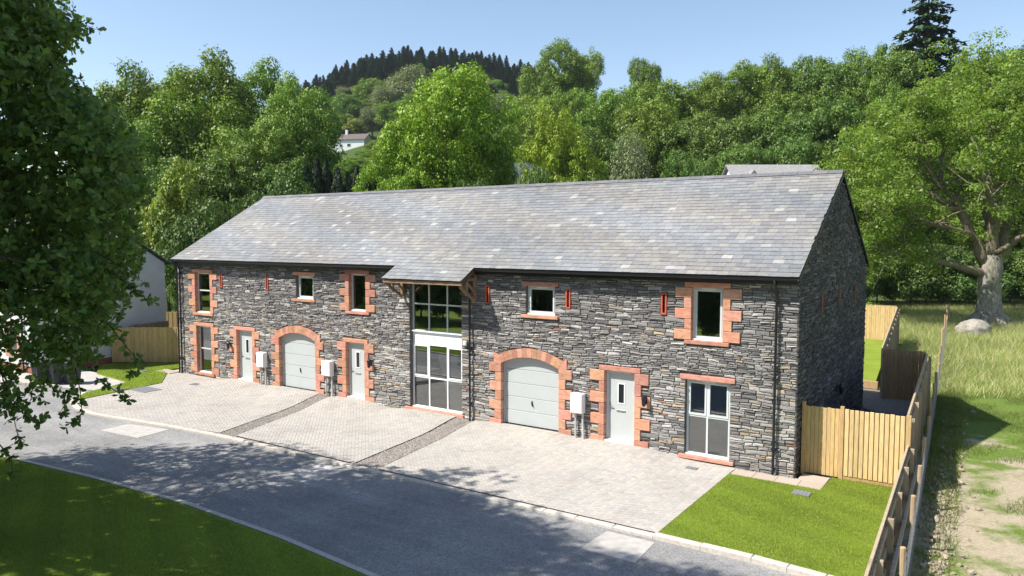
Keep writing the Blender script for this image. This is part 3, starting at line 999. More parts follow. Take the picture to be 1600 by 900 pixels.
window(19.5, 20.56, 3.88, 4.81, [], [], M['frame'], sash=[(0, 0)])
window(24.95, 26.23, 0.15, 2.33, [25.56], [1.28], M['frame'], sash=[(0, 1), (1, 1)])
_, x0, x1, z0, z1 = BIGWIN
window(x0 + .0, x1, 2.97, z1, [15.24, 16.08], [3.98], M['frame'], yb=0.15, vent=False)
window(x0 + .0, x1, z0, 2.56, [15.24, 16.08], [1.32], M['white'], yb=0.15, vent=False, sash=[(0, 1), (2, 1)])
for i in range(2):
    MB().cbox(x0 + .01, x1 - .01, 0.155 - .01 * i, 0.21, 2.565 + i * .2, 2.76 + i * .2, .006).build('spandrel_board', M['white'], barn)

# doors -------------------------------------------------------------------
def front_door(x0, x1, z0, z1, hinge_right=True):
    m = MB()
    yb = 0.12
    fw = 0.075
    m.box(x0, x0 + fw, yb, yb + .07, z0, z1); m.box(x1 - fw, x1, yb, yb + .07, z0, z1); m.box(x0 + fw, x1 - fw, yb, yb + .07, z1 - fw, z1)
    m.box(x0 + fw, x1 - fw, yb - .03, yb + .07, z0, z0 + .04)
    fr = m.build('door_frame', M['frame'], barn)
    a, b, c, d = x0 + fw + .005, x1 - fw - .005, z0 + .045, z1 - fw - .005
    xm = (a + b) / 2
    w0, w1, v0, v1 = xm - .09, xm + .09, c + 1.12, c + 1.70
    leaf = MB()
    y0, y1 = yb + .015, yb + .06
    leaf.box(a, w0, y0, y1, c, d); leaf.box(w1, b, y0, y1, c, d); leaf.box(w0, w1, y0, y1, c, v0); leaf.box(w0, w1, y0, y1, v1, d)
    lf = leaf.build('door', M['door'], barn)
    q = MB(); e = .03
    q.box(w0 - e, w0, y0 - .012, y0 + .001, v0 - e, v1 + e); q.box(w1, w1 + e, y0 - .012, y0 + .001, v0 - e, v1 + e)
    q.box(w0, w1, y0 - .012, y0 + .001, v0 - e, v0); q.box(w0, w1, y0 - .012, y0 + .001, v1, v1 + e)
    q.build('glazing_bead', M['white'], lf)
    MB().box(w0, w1, y0 + .015, y0 + .022, v0, v1).build('pane', M['darkglass'], lf)
    MB().cbox(xm - .15, xm + .15, y0 - .014, y0 - .001, c + .84, c + .91, .005).build('letter_plate', M['gold'], lf)
    q = MB(); q.box(a + .03, a + .065, y0 - .012, y0 - .001, c + .86, c + 1.1); q.box(a + .035, a + .15, y0 - .055, y0 - .035, c + .985, c + 1.005); q.box(a + .04, a + .055, y0 - .04, y0 - .01, c + .985, c + 1.005)
    q.build('handle', M['gold'], lf)
    MB().box(x0 + .01, x1 - .01, -.02, yb - .032, z0 - .03, z0 + .012).build('threshold', M['white'], lf)
front_door(4.38, 5.44, 0.17, 2.33)
front_door(11.18, 12.15, 0.19, 2.32)
front_door(22.37, 23.36, 0.18, 2.33)
def garage(x0, x1, z0):
    y0 = 0.15
    m = MB(); m.box(x0, x0 + .05, y0 - .03, y0 + .05, z0, 2.47); m.box(x1 - .05, x1, y0 - .03, y0 + .05, z0, 2.47); m.box(x0, x1, y0 + .052, y0 + .07, z0, 2.47)
    o = m.build('garage_door', M['garage'], barn)
    n = 5; hh = (2.47 - z0 - .02) / n
    for i in range(n):
        MB().cbox(x0 + .052, x1 - .052, y0, y0 + .045, z0 + .02 + i * hh + .006, z0 + .02 + (i + 1) * hh - .006, .008).build('door_panel', M['garage'], o)
    xm = (x0 + x1) / 2
    q = MB(); q.box(xm - .025, xm + .025, y0 - .012, y0 - .001, z0 + .72, z0 + .86); q.beam((xm, y0 - .03, z0 + .84), (xm + .05, y0 - .03, z0 + .68), .022, .022)
    q.box(xm - .01, xm + .01, y0 - .03, y0 - .01, z0 + .8, z0 + .82)
    q.build('handle', M['black'], o)
    MB().box(x0 + .05, x1 - .05, y0 - .005, y0 + .04, z0 - .01, z0 + .018).build('door_seal', M['black'], o)
garage(7.22, 9.41, 0.13)
garage(18.53, 20.74, 0.14)

# meter boxes, pipes, lamps, alarm
def meter(x0, x1, z0, z1, label):
    t = empty('meter_box', ((x0 + x1) / 2, 0, 0.05), label, 'meter box', 'meter boxes on the barn front')
    MB().cbox(x0, x1, -.24, -.03, z0, z1, .012).build('box_body', M['meter'], t)
    MB().cbox(x0 + .02, x1 - .02, -.256, -.242, z0 + .02, z1 - .02, .004).build('box_lid', M['meter'], t)
    MB().tube([(x0 + .12, -.1, z0), (x0 + .12, -.1, 0.1)], .03, 8).build('pipe', M['pipe'], t)
    MB().tube([(x1 - .06, -.1, z0), (x1 - .05, -.1, 0.5), (x1 - .02, -.12, 0.1)], [.035, .04, .05], 8).build('pipe', M['pipe'], t)
meter(5.97, 6.45, .88, 1.5, 'white meter box and pipes between door and garage arch beside the curved driveway')
meter(10.0, 10.5, .92, 1.52, 'white meter box and pipes above the end of the gravel strip')
meter(21.29, 21.72, .92, 1.54, 'white meter box and pipes between the right garage and right door')
def lantern(pos, nrm, label):
    x, y, z = pos
    t = empty('wall_lantern', (x, y, z), label, 'lamp', 'black wall lanterns on the barn')
    n = np.array(nrm, float)
    c = np.array((x, y, z)) + n * .15
    MB().box(*sorted((x - .04 * abs(n[1]) - .0, x + .04 * abs(n[1]) + abs(n[0]) * .03)), *sorted((y - .03 * abs(n[1]) - .04 * abs(n[0]), y + .04 * abs(n[0]) + .001)), z - .1, z + .1).build('back_plate', M['black'], t)
    MB().tube([np.array((x, y, z + .05)) + n * .02, np.array((x, y, z + .16)) + n * .08, c + (0, 0, .17)], .012, 6).build('arm', M['black'], t)
    MB().tube([c + (0, 0, .08), c + (0, 0, .11), c + (0, 0, .17)], [.085, .075, .015], 6).build('lamp_cap', M['black'], t)
    MB().tube([c + (0, 0, -.13), c + (0, 0, .08)], [.045, .07], 6).build('lamp_glass', M['darkglass'], t)
    q = MB()
    for k in range(6):
        a = 2 * math.pi * k / 6
        d = np.array((math.cos(a), math.sin(a), 0))
        q.beam(c + d * .05 + (0, 0, -.13), c + d * .075 + (0, 0, .08), .012, .012)
    q.tube([c + (0, 0, -.17), c + (0, 0, -.13)], [.02, .055], 6)
    q.build('lamp_cage', M['black'], t)
lantern((3.97, -.02, 1.62), (0, -1, 0), 'black lantern between the lower window and left-end front door')
lantern((12.54, -.02, 1.62), (0, -1, 0), 'black lantern beside the door by the gravel strip meter box')
lantern((23.74, -.02, 1.57), (0, -1, 0), 'black lantern between right door and two-by-two window')
lantern((L + .03, 4.98, 1.56), (1, 0, 0), 'black lantern on the shaded gable wall')
t = empty('alarm_box', (17.02, -.03, 2.73), 'small grey alarm box right of the tall window', 'box')
MB().cbox(16.93, 17.11, -.09, -.02, 2.64, 2.82, .015).build('box_body', M['pipe'], t)
MB().cbox(16.96, 17.08, -.1, -.091, 2.67, 2.75, .003).build('box_lid', M['frame'], t)

# roof --------------------------------------------------------------------
XV0, XV1 = -0.06, L + 0.05
CX0, CX1 = 14.06, 17.6
CDEP = 0.80      # canopy continues this far down the slope
def rp(x, d, n=0.0):
    """point on the front slope: d metres up from the eave, n above the deck"""
    return (x, -OV + d * CS - n * SN, ZE + d * SN + n * CS)
m = MB()
th = 0.09
def slab(x0, x1, d0, d1):
    a = [rp(x0, d0, -.006), rp(x1, d0, -.006), rp(x1, d1, -.006), rp(x0, d1, -.006)]
    b = [rp(x0, d0, -th), rp(x1, d0, -th), rp(x1, d1, -th), rp(x0, d1, -th)]
    m.raw(a + b, [(0, 1, 2, 3), (7, 6, 5, 4), (0, 4, 5, 1), (1, 5, 6, 2), (2, 6, 7, 3), (3, 7, 4, 0)])
slab(XV0 + .03, XV1 - .03, 0.01, SL)
slab(CX0 + .03, CX1 - .03, -CDEP + .01, 0.008)
# back slope
bk = lambda x, d, n: (x, D + OV - d * CS + n * SN, ZE + d * SN + n * CS)
a = [bk(XV0, 0, 0), bk(XV1, 0, 0), bk(XV1, SL, 0), bk(XV0, SL, 0)]
b = [bk(XV0, 0, -th), bk(XV1, 0, -th), bk(XV1, SL, -th), bk(XV0, SL, -th)]
m.raw(a + b, [(3, 2, 1, 0), (4, 5, 6, 7), (1, 5, 4, 0), (2, 6, 5, 1), (3, 7, 6, 2), (0, 4, 7, 3)])
roof = m.build('roof', M['roofdark'], barn)
SLC = [(.212, .210, .208), (.222, .219, .214), (.198, .199, .198), (.232, .227, .218), (.212, .206, .204), (.244, .237, .224), (.204, .207, .206)]
slates = []
EXPO = 0.212
ncourse = int(math.ceil(SL / EXPO))
def add_course(d0, xa, xb, off):
    x = xa - off
    while x < xb - .01:
        wd_ = rng.uniform(0.235, 0.315)
        a, b = max(x, xa), min(x + wd_, xb)
        x += wd_
        if b - a < 0.04: continue
        d1 = min(d0 + EXPO * 1.12, SL - .002)
        k = rng.random()
        blot = 0.5 + 0.5 * math.sin(a * 0.45 + d0 * 0.9 + 1.2) * math.sin(a * 0.17 - d0 * 0.8)
        c = np.array(SLC[rng.integers(0, len(SLC))]) * rng.uniform(.90, 1.10) * (0.85 + .29 * blot) * np.array((1.0 + .04 * math.sin(a * .8 + d0 * 2), 1.0, 1.0 - .05 * math.sin(a * .8 + d0 * 2)))
        if k < 0.028: c = np.array((.32, .312, .298)) * rng.uniform(.88, 1.12)
        elif k < 0.06: c = np.array((.255, .245, .226)) * rng.uniform(.9, 1.1)
        elif k < 0.14: c = np.array((.20, .195, .205)) * rng.uniform(.9, 1.1)
        t0 = 0.017 + rng.uniform(-.002, .005); t1 = 0.004
        dj = rng.uniform(-.006, .006); dk = dj + rng.uniform(-.003, .003)
        g_ = 0.0025
        A = [rp(a + g_, d0 + dj, t0), rp(b - g_, d0 + dk, t0), rp(b - g_, d1, t1), rp(a + g_, d1, t1)]
        B = [rp(a + g_, d0 + dj, t0 - .013), rp(b - g_, d0 + dk, t0 - .013), rp(b - g_, d1, t1 - .006), rp(a + g_, d1, t1 - .006)]
        slates.append((A + B, [(0, 1, 2, 3), (0, 4, 5, 1), (1, 5, 6, 2), (3, 7, 4, 0)], tuple(c)))
for i in range(ncourse):
    add_course(i * EXPO, XV0, XV1, (i % 2) * 0.137 + rng.uniform(0, .05))
nc = int(round(CDEP / EXPO))
for i in range(1, nc + 1):
    add_course(-i * EXPO, CX0, CX1, (i % 2) * 0.137 + rng.uniform(0, .05))
split_build(slates, 300, 'slate', 'slate_covering', M['slate'], roof)
# ridge tiles
nr = 62
for i in range(nr):
    a, b = XV0 + (XV1 - XV0) * i / nr, XV0 + (XV1 - XV0) * (i + 1) / nr - .008
    mm = MB()
    prof = [(-.15, -.075), (-.07, -.005), (-.03, .035), (.03, .035), (.07, -.005), (.15, -.075)]
    zz = ZR + .03 + rng.uniform(-.004, .004)
    vs = [(a, D / 2 + p_, zz + q) for p_, q in prof] + [(b, D / 2 + p_, zz + q) for p_, q in prof]
    mm.raw(vs, [(k, k + 6, k + 7, k + 1) for k in range(5)] + [(0, 1, 2, 3, 4, 5), (11, 10, 9, 8, 7, 6)], tuple(np.array((.135, .135, .145)) * rng.uniform(.85, 1.15)))
    mm.build('ridge_tile', M['slate'], roof)
# verge undercloak on the right gable
for sgn in (1, -1):
    mm = MB()
    f = (lambda d, n: rp(XV1 - .012, d, n)) if sgn > 0 else (lambda d, n: bk(XV1 - .012, d, n))
    p0, p1 = np.array(f(0.02, -.065)), np.array(f(SL - .05, -.065))
    mm.beam(p0, p1, .06, .10)
    mm.build('verge_board', M['black'], roof)
# gutters, fascia, downpipes
def gutter(x0, x1, name='gutter'):
    mm = MB(); n = 8
    cy, cz, r = -OV - .045, ZE - .045, .062
    prof = [(cy + r * math.cos(a), cz + r * math.sin(a)) for a in np.linspace(math.pi, 2 * math.pi, n)]
    prof2 = [(cy + (r - .008) * math.cos(a), cz + (r - .008) * math.sin(a)) for a in np.linspace(2 * math.pi, math.pi, n)]
    P = prof + prof2
    vs = [(x0, p_, q) for p_, q in P] + [(x1, p_, q) for p_, q in P]
    k = len(P)
    mm.raw(vs, [(i, (i + 1) % k, k + (i + 1) % k, k + i) for i in range(k)] + [tuple(range(k))[::-1], tuple(range(k, 2 * k))])
    return mm.build(name, M['black'], barn)
gutter(XV0, CX0 - .02); gutter(CX1 + .04, XV1)
for (a, b) in ((XV0 + .04, CX0 + .02), (CX1 - .02, XV1 - .04)):
    MB().box(a, b, -OV + .03, -OV + .055, ZE - .20, ZE - .04).build('fascia', M['black'], barn)
    MB().box(a, b, -OV + .06, 0.02, ZE - .19, ZE - .17).build('soffit', M['black'], barn)
def downpipe(x, top=5.2, bottom=0.02):
    mm = MB()
    mm.tube([(x, -OV - .045, top + .06), (x, -OV - .04, top - .02), (x, -.15, top - .2), (x, -.10, top - .3), (x, -.10, bottom + .1), (x, -.14, bottom)], .036, 10)
    o = mm.build('downpipe', M['black'], barn, smooth=True)
    for z in (top - .5, 2.6, 0.7):
        MB().box(x - .06, x + .06, -.145, -.01, z - .02, z + .02).build('bracket', M['black'], o)
downpipe(0.13); downpipe(0.33, 5.2); downpipe(17.26); downpipe(27.47)
# canopy timberwork
ob = lambda: tuple(np.array((.26, .17, .105)) * random.uniform(.85, 1.15))
yo = -OV - CDEP * CS
zo = ZE - CDEP * SN
MB().beam((CX0 + .02, yo + .07, zo - .11), (CX1 - .02, yo + .07, zo - .11), .10, .11, col=ob()).build('canopy_beam', M['oak_beam'], barn)
for x in (CX0 + .12, CX1 - .12):
    MB().beam((x, .04, zo + .02), (x, yo + .1, zo - .0), .09, .10, col=ob()).build('canopy_bearer', M['oak_beam'], barn)
    MB().beam((x, -.085, 4.28), (x, -.085, 5.12), .10, .09, up=(0, 1, 0), col=ob()).build('canopy_post', M['oak_beam'], barn)
    pts = []
    for k in range(7):
        a = k / 6
        y = -.12 + (yo + .12 + .10) * a
        z = 4.22 + (zo - .2 - 4.22) * (a ** 0.75) - .05 * math.sin(math.pi * a)
        pts.append((x, y, z))
    mm = MB()
    for p_, q in zip(pts[:-1], pts[1:]): mm.beam(p_, np.array(q) + (np.array(q) - np.array(p_)) * .08, .08, .085, col=(.25, .165, .10))
    mm.build('canopy_brace', M['oak_beam'], barn)
    MB().beam((x, yo + .42, zo - .06), (x, yo + .42, 4.42), .07, .07, up=(0, 1, 0), col=ob()).build('canopy_strut', M['oak_beam'], barn)
    MB().beam((x, -.06, 4.5), (x, yo + .4, zo - .05), .06, .065, col=ob()).build('canopy_strut', M['oak_beam'], barn)
for i in range(7):
    x = CX0 + .1 + (CX1 - CX0 - .2) * i / 6
    p0, p1 = np.array(rp(x, -CDEP + .03, -th - .05)), np.array(rp(x, .25, -th - .05))
    MB().beam(p0, p1, .05, .09, col=ob()).build('rafter', M['oak_beam'], barn)
for x in (CX0 + .015, CX1 - .015):
    p0, p1 = np.array(rp(x, -CDEP + .01, -.09)), np.array(rp(x, -.0, -.09))
    MB().beam(p0, p1, .03, .16, col=(.10, .075, .055)).build('barge_board', M['oak_beam'], barn)
#@@PART2
# ------------------------------------------------------------------ fences
def fence(name, label, p0, p1, h, tint, bw=0.12, side=1, step=1.85, z0=0.03, h1=None, dark=1.0, cap=True, group=None):
    p0, p1 = np.array(p0, float), np.array(p1, float)
    Lf = np.linalg.norm(p1 - p0)
    d = (p1 - p0) / Lf
    n = np.array([-d[1], d[0]]) * side
    h1 = h if h1 is None else h1
    t = empty(name, (p0[0], p0[1], 0), label, 'fence', group)
    nb = max(3, int(round(Lf / bw)))
    bw = Lf / nb
    ang = math.atan2(d[1], d[0])
    variants = []
    for k in range(5):
        c = np.array(tint) * random.uniform(.86, 1.14) * np.array((1, random.uniform(.97, 1.03), random.uniform(.93, 1.07)))
        mm = MB().cbox(-bw / 2 + .003, bw / 2 - .003, -.011, .011, z0, h, .004, col=tuple(c))
        o = mm.build('board', M['board'])
        variants.append(o.data)
        bpy.data.objects.remove(o)
    for i in range(nb):
        q = p0 + d * bw * (i + .5)
        o = bpy.data.objects.new('board', variants[random.randrange(5)])
        COL.objects.link(o)
        o.parent = t
        hh = h + (h1 - h) * (i + .5) / nb
        o.location = (q[0] - p0[0] - n[0] * .012 * (i % 2), q[1] - p0[1] - n[1] * .012 * (i % 2), 0)
        o.rotation_euler = (0, 0, ang)
        o.scale = (1, 1, hh / h * random.uniform(.992, 1.004))
    off = n * .10
    npst = max(2, int(round(Lf / step)) + 1)
    for i in range(npst):
        q = p0 + d * (Lf - .1) * i / (npst - 1) + d * .05 + off
        hh = h + (h1 - h) * i / (npst - 1)
        mm = MB(); mm.beam((q[0], q[1], -.1), (q[0], q[1], hh - .06 + random.uniform(-.05, .05)), .10, .10, up=(d[0], d[1], 0), col=tuple(np.array(tint) * random.uniform(.8, 1.05)))
        mm.build('post', M['board'], t)
    for f in (.16, .5, .84):
        a, b = p0 + n * .036, p1 + n * .036
        MB().beam((a[0], a[1], h * f), (b[0], b[1], h1 * f), .04, .09, col=tuple(np.array(tint) * random.uniform(.8, 1.0))).build('rail', M['board'], t)
    if cap: MB().beam((p0[0], p0[1], h + .012), (p1[0], p1[1], h1 + .012), .05, .022, col=tuple(np.array(tint) * 1.05)).build('capping', M['board'], t)
    return t
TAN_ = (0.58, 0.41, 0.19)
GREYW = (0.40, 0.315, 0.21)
# lower fence beside the front lawn, tall one beside the yard
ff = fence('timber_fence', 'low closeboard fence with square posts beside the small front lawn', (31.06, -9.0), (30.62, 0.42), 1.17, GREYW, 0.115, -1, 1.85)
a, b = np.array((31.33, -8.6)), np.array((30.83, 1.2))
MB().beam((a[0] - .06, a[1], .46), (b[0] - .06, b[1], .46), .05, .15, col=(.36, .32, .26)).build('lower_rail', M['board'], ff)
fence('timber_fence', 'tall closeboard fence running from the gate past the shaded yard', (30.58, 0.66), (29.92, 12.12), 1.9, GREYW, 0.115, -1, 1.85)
fence('fence_panel', 'short shade-tinted brown board fence panel across the shaded end of the yard', (28.4, 12.2), (29.88, 12.2), 1.97, (0.30, 0.19, 0.10), 0.125, 1, 1.4)  # dark tint carries the barn's shadow in the board colour
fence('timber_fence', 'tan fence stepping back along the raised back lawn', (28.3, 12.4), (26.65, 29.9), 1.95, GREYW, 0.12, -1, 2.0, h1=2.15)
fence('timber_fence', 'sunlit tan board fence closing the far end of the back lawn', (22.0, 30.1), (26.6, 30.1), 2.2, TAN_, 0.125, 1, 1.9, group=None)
fence('fence_panel', 'plain recessed board panel between barn corner and gate', (28.06, 0.60), (29.07, 0.60), 1.86, TAN_, 0.105, 1, .9, cap=False)
# gate of proud boards
gt = empty('timber_gate', (29.9, 0.5, 0), 'tall timber gate with raised vertical boards beside the front lawn', 'gate')
MB().box(29.12, 30.55, 0.475, 0.50, 0.08, 1.86, col=(.44, .29, .13)).build('backing_panel', M['board'], gt)
nb = 12
for i in range(nb):
    x = 29.13 + (1.42) * i / nb
    MB().cbox(x + .008, x + 1.42 / nb - .012, 0.438, 0.474, 0.14 - .004 * (i % 2), 1.90 + random.uniform(-.006, .01), .005, col=tuple(np.array((.62, .45, .22)) * random.uniform(.9, 1.1))).build('board', M['board'], gt)
MB().box(29.02, 29.11, 0.44, 0.54, 0.0, 1.96, col=(.50, .33, .15)).build('post', M['board'], gt)
MB().box(30.56, 30.67, 0.44, 0.55, 0.0, 1.92, col=(.50, .34, .16)).build('post', M['board'], gt)
MB().box(29.12, 30.55, 0.455, 0.474, 0.03, 0.13, col=(.42, .27, .12)).build('gravel_board', M['board'], gt)
MB().box(27.98 + .07, 28.13, 0.50, 0.585, 0.0, 1.97, col=(.55, .38, .16)).build('post', M['board'], gt)

# stock fence: round posts and wire netting
sf = empty('wire_fence', (31.35, -6.4, 0), 'stock fence of round timber posts and wire netting along the field', 'fence')
A, B = np.array((31.50, -9.15)), np.array((28.05, 48.5))
dv = (B - A) / np.linalg.norm(B - A)
k = 0
while k * 2.75 < np.linalg.norm(B - A):
    q = A + dv * 2.75 * k
    h = 1.12 + random.uniform(-.05, .1) + (0.5 if k in (12, 15, 18) else 0)
    lean = random.uniform(-.04, .04)
    c = tuple(np.array((.42, .30, .17)) * random.uniform(.8, 1.15))
    MB().tube([(q[0], q[1], -.1), (q[0] + lean, q[1], h), (q[0] + lean, q[1], h + .015)], [.055, .05, .038], 9, col=c).build('post', M['board'], sf)
    k += 1
net = MB()
Ln = 46.0
for z in (.1, .25, .4, .55, .72, .9, 1.05):
    a, b = A, A + dv * Ln
    net.beam((a[0] + .056, a[1], z), (b[0] + .056, b[1], z), .007, .007)
for i in range(int(Ln / .22)):
    q = A + dv * i * .22
    net.beam((q[0] + .056, q[1], .1), (q[0] + .056, q[1], .9), .006, .006, up=(0, 1, 0))
net.build('netting', M['wire'], sf)

# left garden fences
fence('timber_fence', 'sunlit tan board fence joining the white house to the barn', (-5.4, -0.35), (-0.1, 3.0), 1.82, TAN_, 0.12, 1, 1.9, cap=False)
fence('timber_fence', 'shade-tinted board fence running back beside the white gable', (-5.0, 0.45), (-5.38, 2.75), 1.86, (.36, .25, .13), 0.12, 1, 1.9, cap=False)  # darker than the other garden fences: gable shade is mixed into the tint
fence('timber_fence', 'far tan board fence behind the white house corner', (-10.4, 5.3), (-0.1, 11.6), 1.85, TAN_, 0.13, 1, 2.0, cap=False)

# ------------------------------------------------------------------ white neighbour house
wh = empty('white_house', (-10.8, -0.7, 0), 'white rendered house with dark roof beyond the side lawn', 'house')
wx0, wx1, wy0, wy1, we, wr = -16.0, -5.5, -4.0, 2.72, 5.0, 7.25
ym = (wy0 + wy1) / 2
m = MB()
op = (-8.0, -7.0, 0.75, 2.1)
xs = [wx0, op[0], op[1], wx1]; zs = [0.28, op[2], op[3], we]
for i in range(3):
    for j in range(3):
        if i == 1 and j == 1: continue
        m.poly([(xs[i], wy0, zs[j]), (xs[i + 1], wy0, zs[j]), (xs[i + 1], wy0, zs[j + 1]), (xs[i], wy0, zs[j + 1])])
for x in (wx1, wx0): m.poly([(x, wy0, .28), (x, wy1, .28), (x, wy1, we), (x, ym, wr), (x, wy0, we)])
m.poly([(wx0, wy1, .28), (wx1, wy1, .28), (wx1, wy1, we), (wx0, wy1, we)])
m.build('wall', M['render'], wh)
MB().box(wx0 + .02, wx1 - .015, wy0 + .015, wy1 - .02, -.1, .278).build('plinth', M['redbrick'], wh)
mm = MB()
tw = (wr - we) / (ym - wy0)
for sg in (-1, 1):
    e = wy0 - .25 if sg < 0 else wy1 + .25
    ze = we - .25 * tw + .04
    P = [(wx0 - .2, e, ze), (wx1 + .12, e, ze), (wx1 + .12, ym, wr + .04), (wx0 - .2, ym, wr + .04)]
    mm.raw(P + [(x, y, z + .12) for x, y, z in P], [(0, 1, 2, 3), (4, 5, 6, 7), (0, 4, 5, 1), (1, 5, 6, 2), (2, 6, 7, 3), (3, 7, 4, 0)])
mm.build('roof', M['roofdark'], wh)
wf = MB()
a, b, c, d = op
for (p0, p1, q0, q1) in ((a, a + .07, c, d), (b - .07, b, c, d), (a + .07, b - .07, c, c + .07), (a + .07, b - .07, d - .07, d)): wf.box(p0, p1, wy0 + .05, wy0 + .11, q0, q1)
wf_ = wf.build('window', M['white'], wh)
MB().box(a + .07, b - .07, wy0 + .075, wy0 + .085, c + .07, d - .07).build('pane', M['darkglass'], wf_)
for (p0, p1, q0, q1) in ((a - .25, a, c, c + .45), (a - .16, a, c + .45, c + .9), (a - .25, a, c + .9, d), (b, b + .25, c, c + .45), (b, b + .16, c + .45, c + .9), (b, b + .25, c + .9, d), (a - .25, b + .25, d, d + .2), (a - .25, b + .25, c - .14, c)):
    MB().cbox(p0 + .003, p1 - .003, wy0 - .03, wy0 + .05, q0 + .003, q1 - .003, .008, col=sand()).build('quoin_block', M['sandstone'], wf_)
MB().tube([(-6.25, wy0 - .09, 4.7), (-6.25, wy0 - .09, .05)], .045, 8).build('downpipe', M['black'], wh)
MB().box(-5.95, -5.56, wy0 - .03, wy0 - .002, 0.3, 2.3).build('corner_panel', M['frame'], wh)

# wheelie bins
def bin_(x, y, rot, label):
    t = empty('wheelie_bin', (x, y, -.02), label, 'bin', 'grey wheelie bins by the white house')
    mm = MB()
    b0, b1 = .21, .28
    z0, z1 = .06, .93
    P = []
    for z, w_ in ((z0, b0), (z1, b1)):
        for (i, j) in ((-1, -1), (1, -1), (1, 1), (-1, 1)): P.append((x + i * w_, y + j * w_ * 1.12, z))
    mm.raw(P, [(3, 2, 1, 0), (4, 5, 6, 7), (0, 1, 5, 4), (1, 2, 6, 5), (2, 3, 7, 6), (3, 0, 4, 7)])
    body = mm.build('bin_body', M['bin'], t)
    for i in range(-2, 3):
        MB().beam((x + b0 + .004, y + i * .085, z0 + .08), (x + b1 + .002, y + i * .1, z1 - .08), .014, .02).build('rib', M['bin'], body)
        MB().beam((x + i * .075, y - b0 * 1.12 - .004, z0 + .08), (x + i * .09, y - b1 * 1.12 - .002, z1 - .08), .02, .014).build('rib', M['bin'], body)
    MB().cbox(x - .30, x + .30, y - .35, y + .34, z1 + .002, z1 + .05, .02).build('bin_lid', M['bin'], t)
    MB().tube([(x - .22, y + .38, z1 - .03), (x + .22, y + .38, z1 - .03)], .018, 8).build('handle', M['bin'], t)
    for s_ in (-1, 1): MB().tube([(x + s_ * .2, y + .27, .09), (x + s_ * .26, y + .27, .09)], .1, 12).build('wheel', M['black'], t)
bin_(-2.45, -5.0, 0, 'grey wheelie bin standing by the forecourt kerb')
bin_(-1.95, -4.6, 0, 'grey wheelie bin standing between two others')
bin_(-1.45, -4.2, 0, 'grey wheelie bin standing next to the side lawn')

# ------------------------------------------------------------------ trees
def unit(v): return v / (np.linalg.norm(v, axis=-1, keepdims=True) + 1e-9)
def rdirs(r, n): return unit(r.normal(size=(n, 3)))
def leaf_quads(P, N, size, r, aspect=.62):
    n = len(P)
    a = unit(np.cross(N, r.normal(size=(n, 3))))
    b = np.cross(N, a)
    s = (size * r.uniform(.45, 1.5, n))[:, None]
    fold = N * s * .12
    V = np.stack([P - a * s * .5, P + b * s * aspect * .5 + fold, P + a * s * .5, P - b * s * aspect * .5 + fold], 1)
    return V.reshape(-1, 3)
def leaf_cols(r, n, base, per=None, var=.28):
    c = np.array(base)[None] * r.uniform(1 - var, 1 + var, (n, 1))
    c = c * np.stack([r.uniform(.82, 1.2, n), np.ones(n), r.uniform(.75, 1.25, n)], 1)
    if per is not None: c = c * per[:, None]
    return np.clip(c, 0, 1)
def puffs_to_leaves(r, C, Rr, nl, zf=.8):
    """C (k,3) puff centres, Rr (k,) radii -> leaf positions, normals, per-leaf factor"""
    k = len(C)
    cnt = np.maximum(6, (nl * Rr ** 2 / np.sum(Rr ** 2)).astype(int))
    idx = np.repeat(np.arange(k), cnt)
    n = len(idx)
    dd = rdirs(r, n)
    rr = Rr[idx] * r.uniform(.2, 1.0, n) ** .33 * (1 + .15 * r.normal(size=n))
    st = np.stack([r.uniform(.75, 1.45, k), r.uniform(.75, 1.45, k), r.uniform(.55, 1.0, k) * zf / .8], 1)[idx]
    P = C[idx] + dd * rr[:, None] * st + (r.random(n) < .06)[:, None] * r.normal(size=(n, 3)) * (Rr[idx] * .3)[:, None]
    N = unit(dd * .95 + np.array([0, 0, .35]) + r.normal(size=(n, 3)) * .33)
    f = r.uniform(.82, 1.18, k)[idx]
    return P, N, f
def lobe_crown(r, R, H, zb, nlobe, minor, minor_r):
    """two-scale clumps in an egg-shaped crown; zb = crown base"""
    zc, vr = (H + zb) / 2, (H - zb) / 2
    d = rdirs(r, nlobe)
    d[:, 2] = d[:, 2] * .9 + .12
    c = d * r.uniform(.42, .72, nlobe)[:, None] * np.array([R, R, vr]) + np.array([0, 0, zc])
    lr = r.uniform(.30, .46, nlobe) * R
    C, Rr = [], []
    for i in range(nlobe):
        k = int(minor * r.uniform(.7, 1.3))
        dd = rdirs(r, k)
        C.append(c[i] + dd * (lr[i] * r.uniform(.6, 1.12, k))[:, None] * np.array([1, 1, .82]))
        Rr.append(r.uniform(.6, 1.35, k) * minor_r)
    C, Rr = np.concatenate(C), np.concatenate(Rr)
    dist = np.min(np.linalg.norm(C[:, None] - c[None], axis=2) / lr[None], axis=1)
    keep = (dist > .62) & (C[:, 2] > zb - .3)
    return C[keep], Rr[keep], c
def limbs(mb, r, base_r, top, targets, n=7):
    for t_ in targets:
        z0 = top * r.uniform(.45, 1.0)
        a = np.array([0, 0, z0]); t_ = np.array(t_)
        mid = (a + t_) / 2 + r.normal(size=3) * .25 + np.array([0, 0, .3])
        q1 = (a + mid) / 2 + r.normal(size=3) * .12
        mb.tube([a, q1, mid, (mid + t_) / 2 + r.normal(size=3) * .15, t_], [base_r * .42, base_r * .36, base_r * .26, base_r * .16, base_r * .05], n, cap=False)
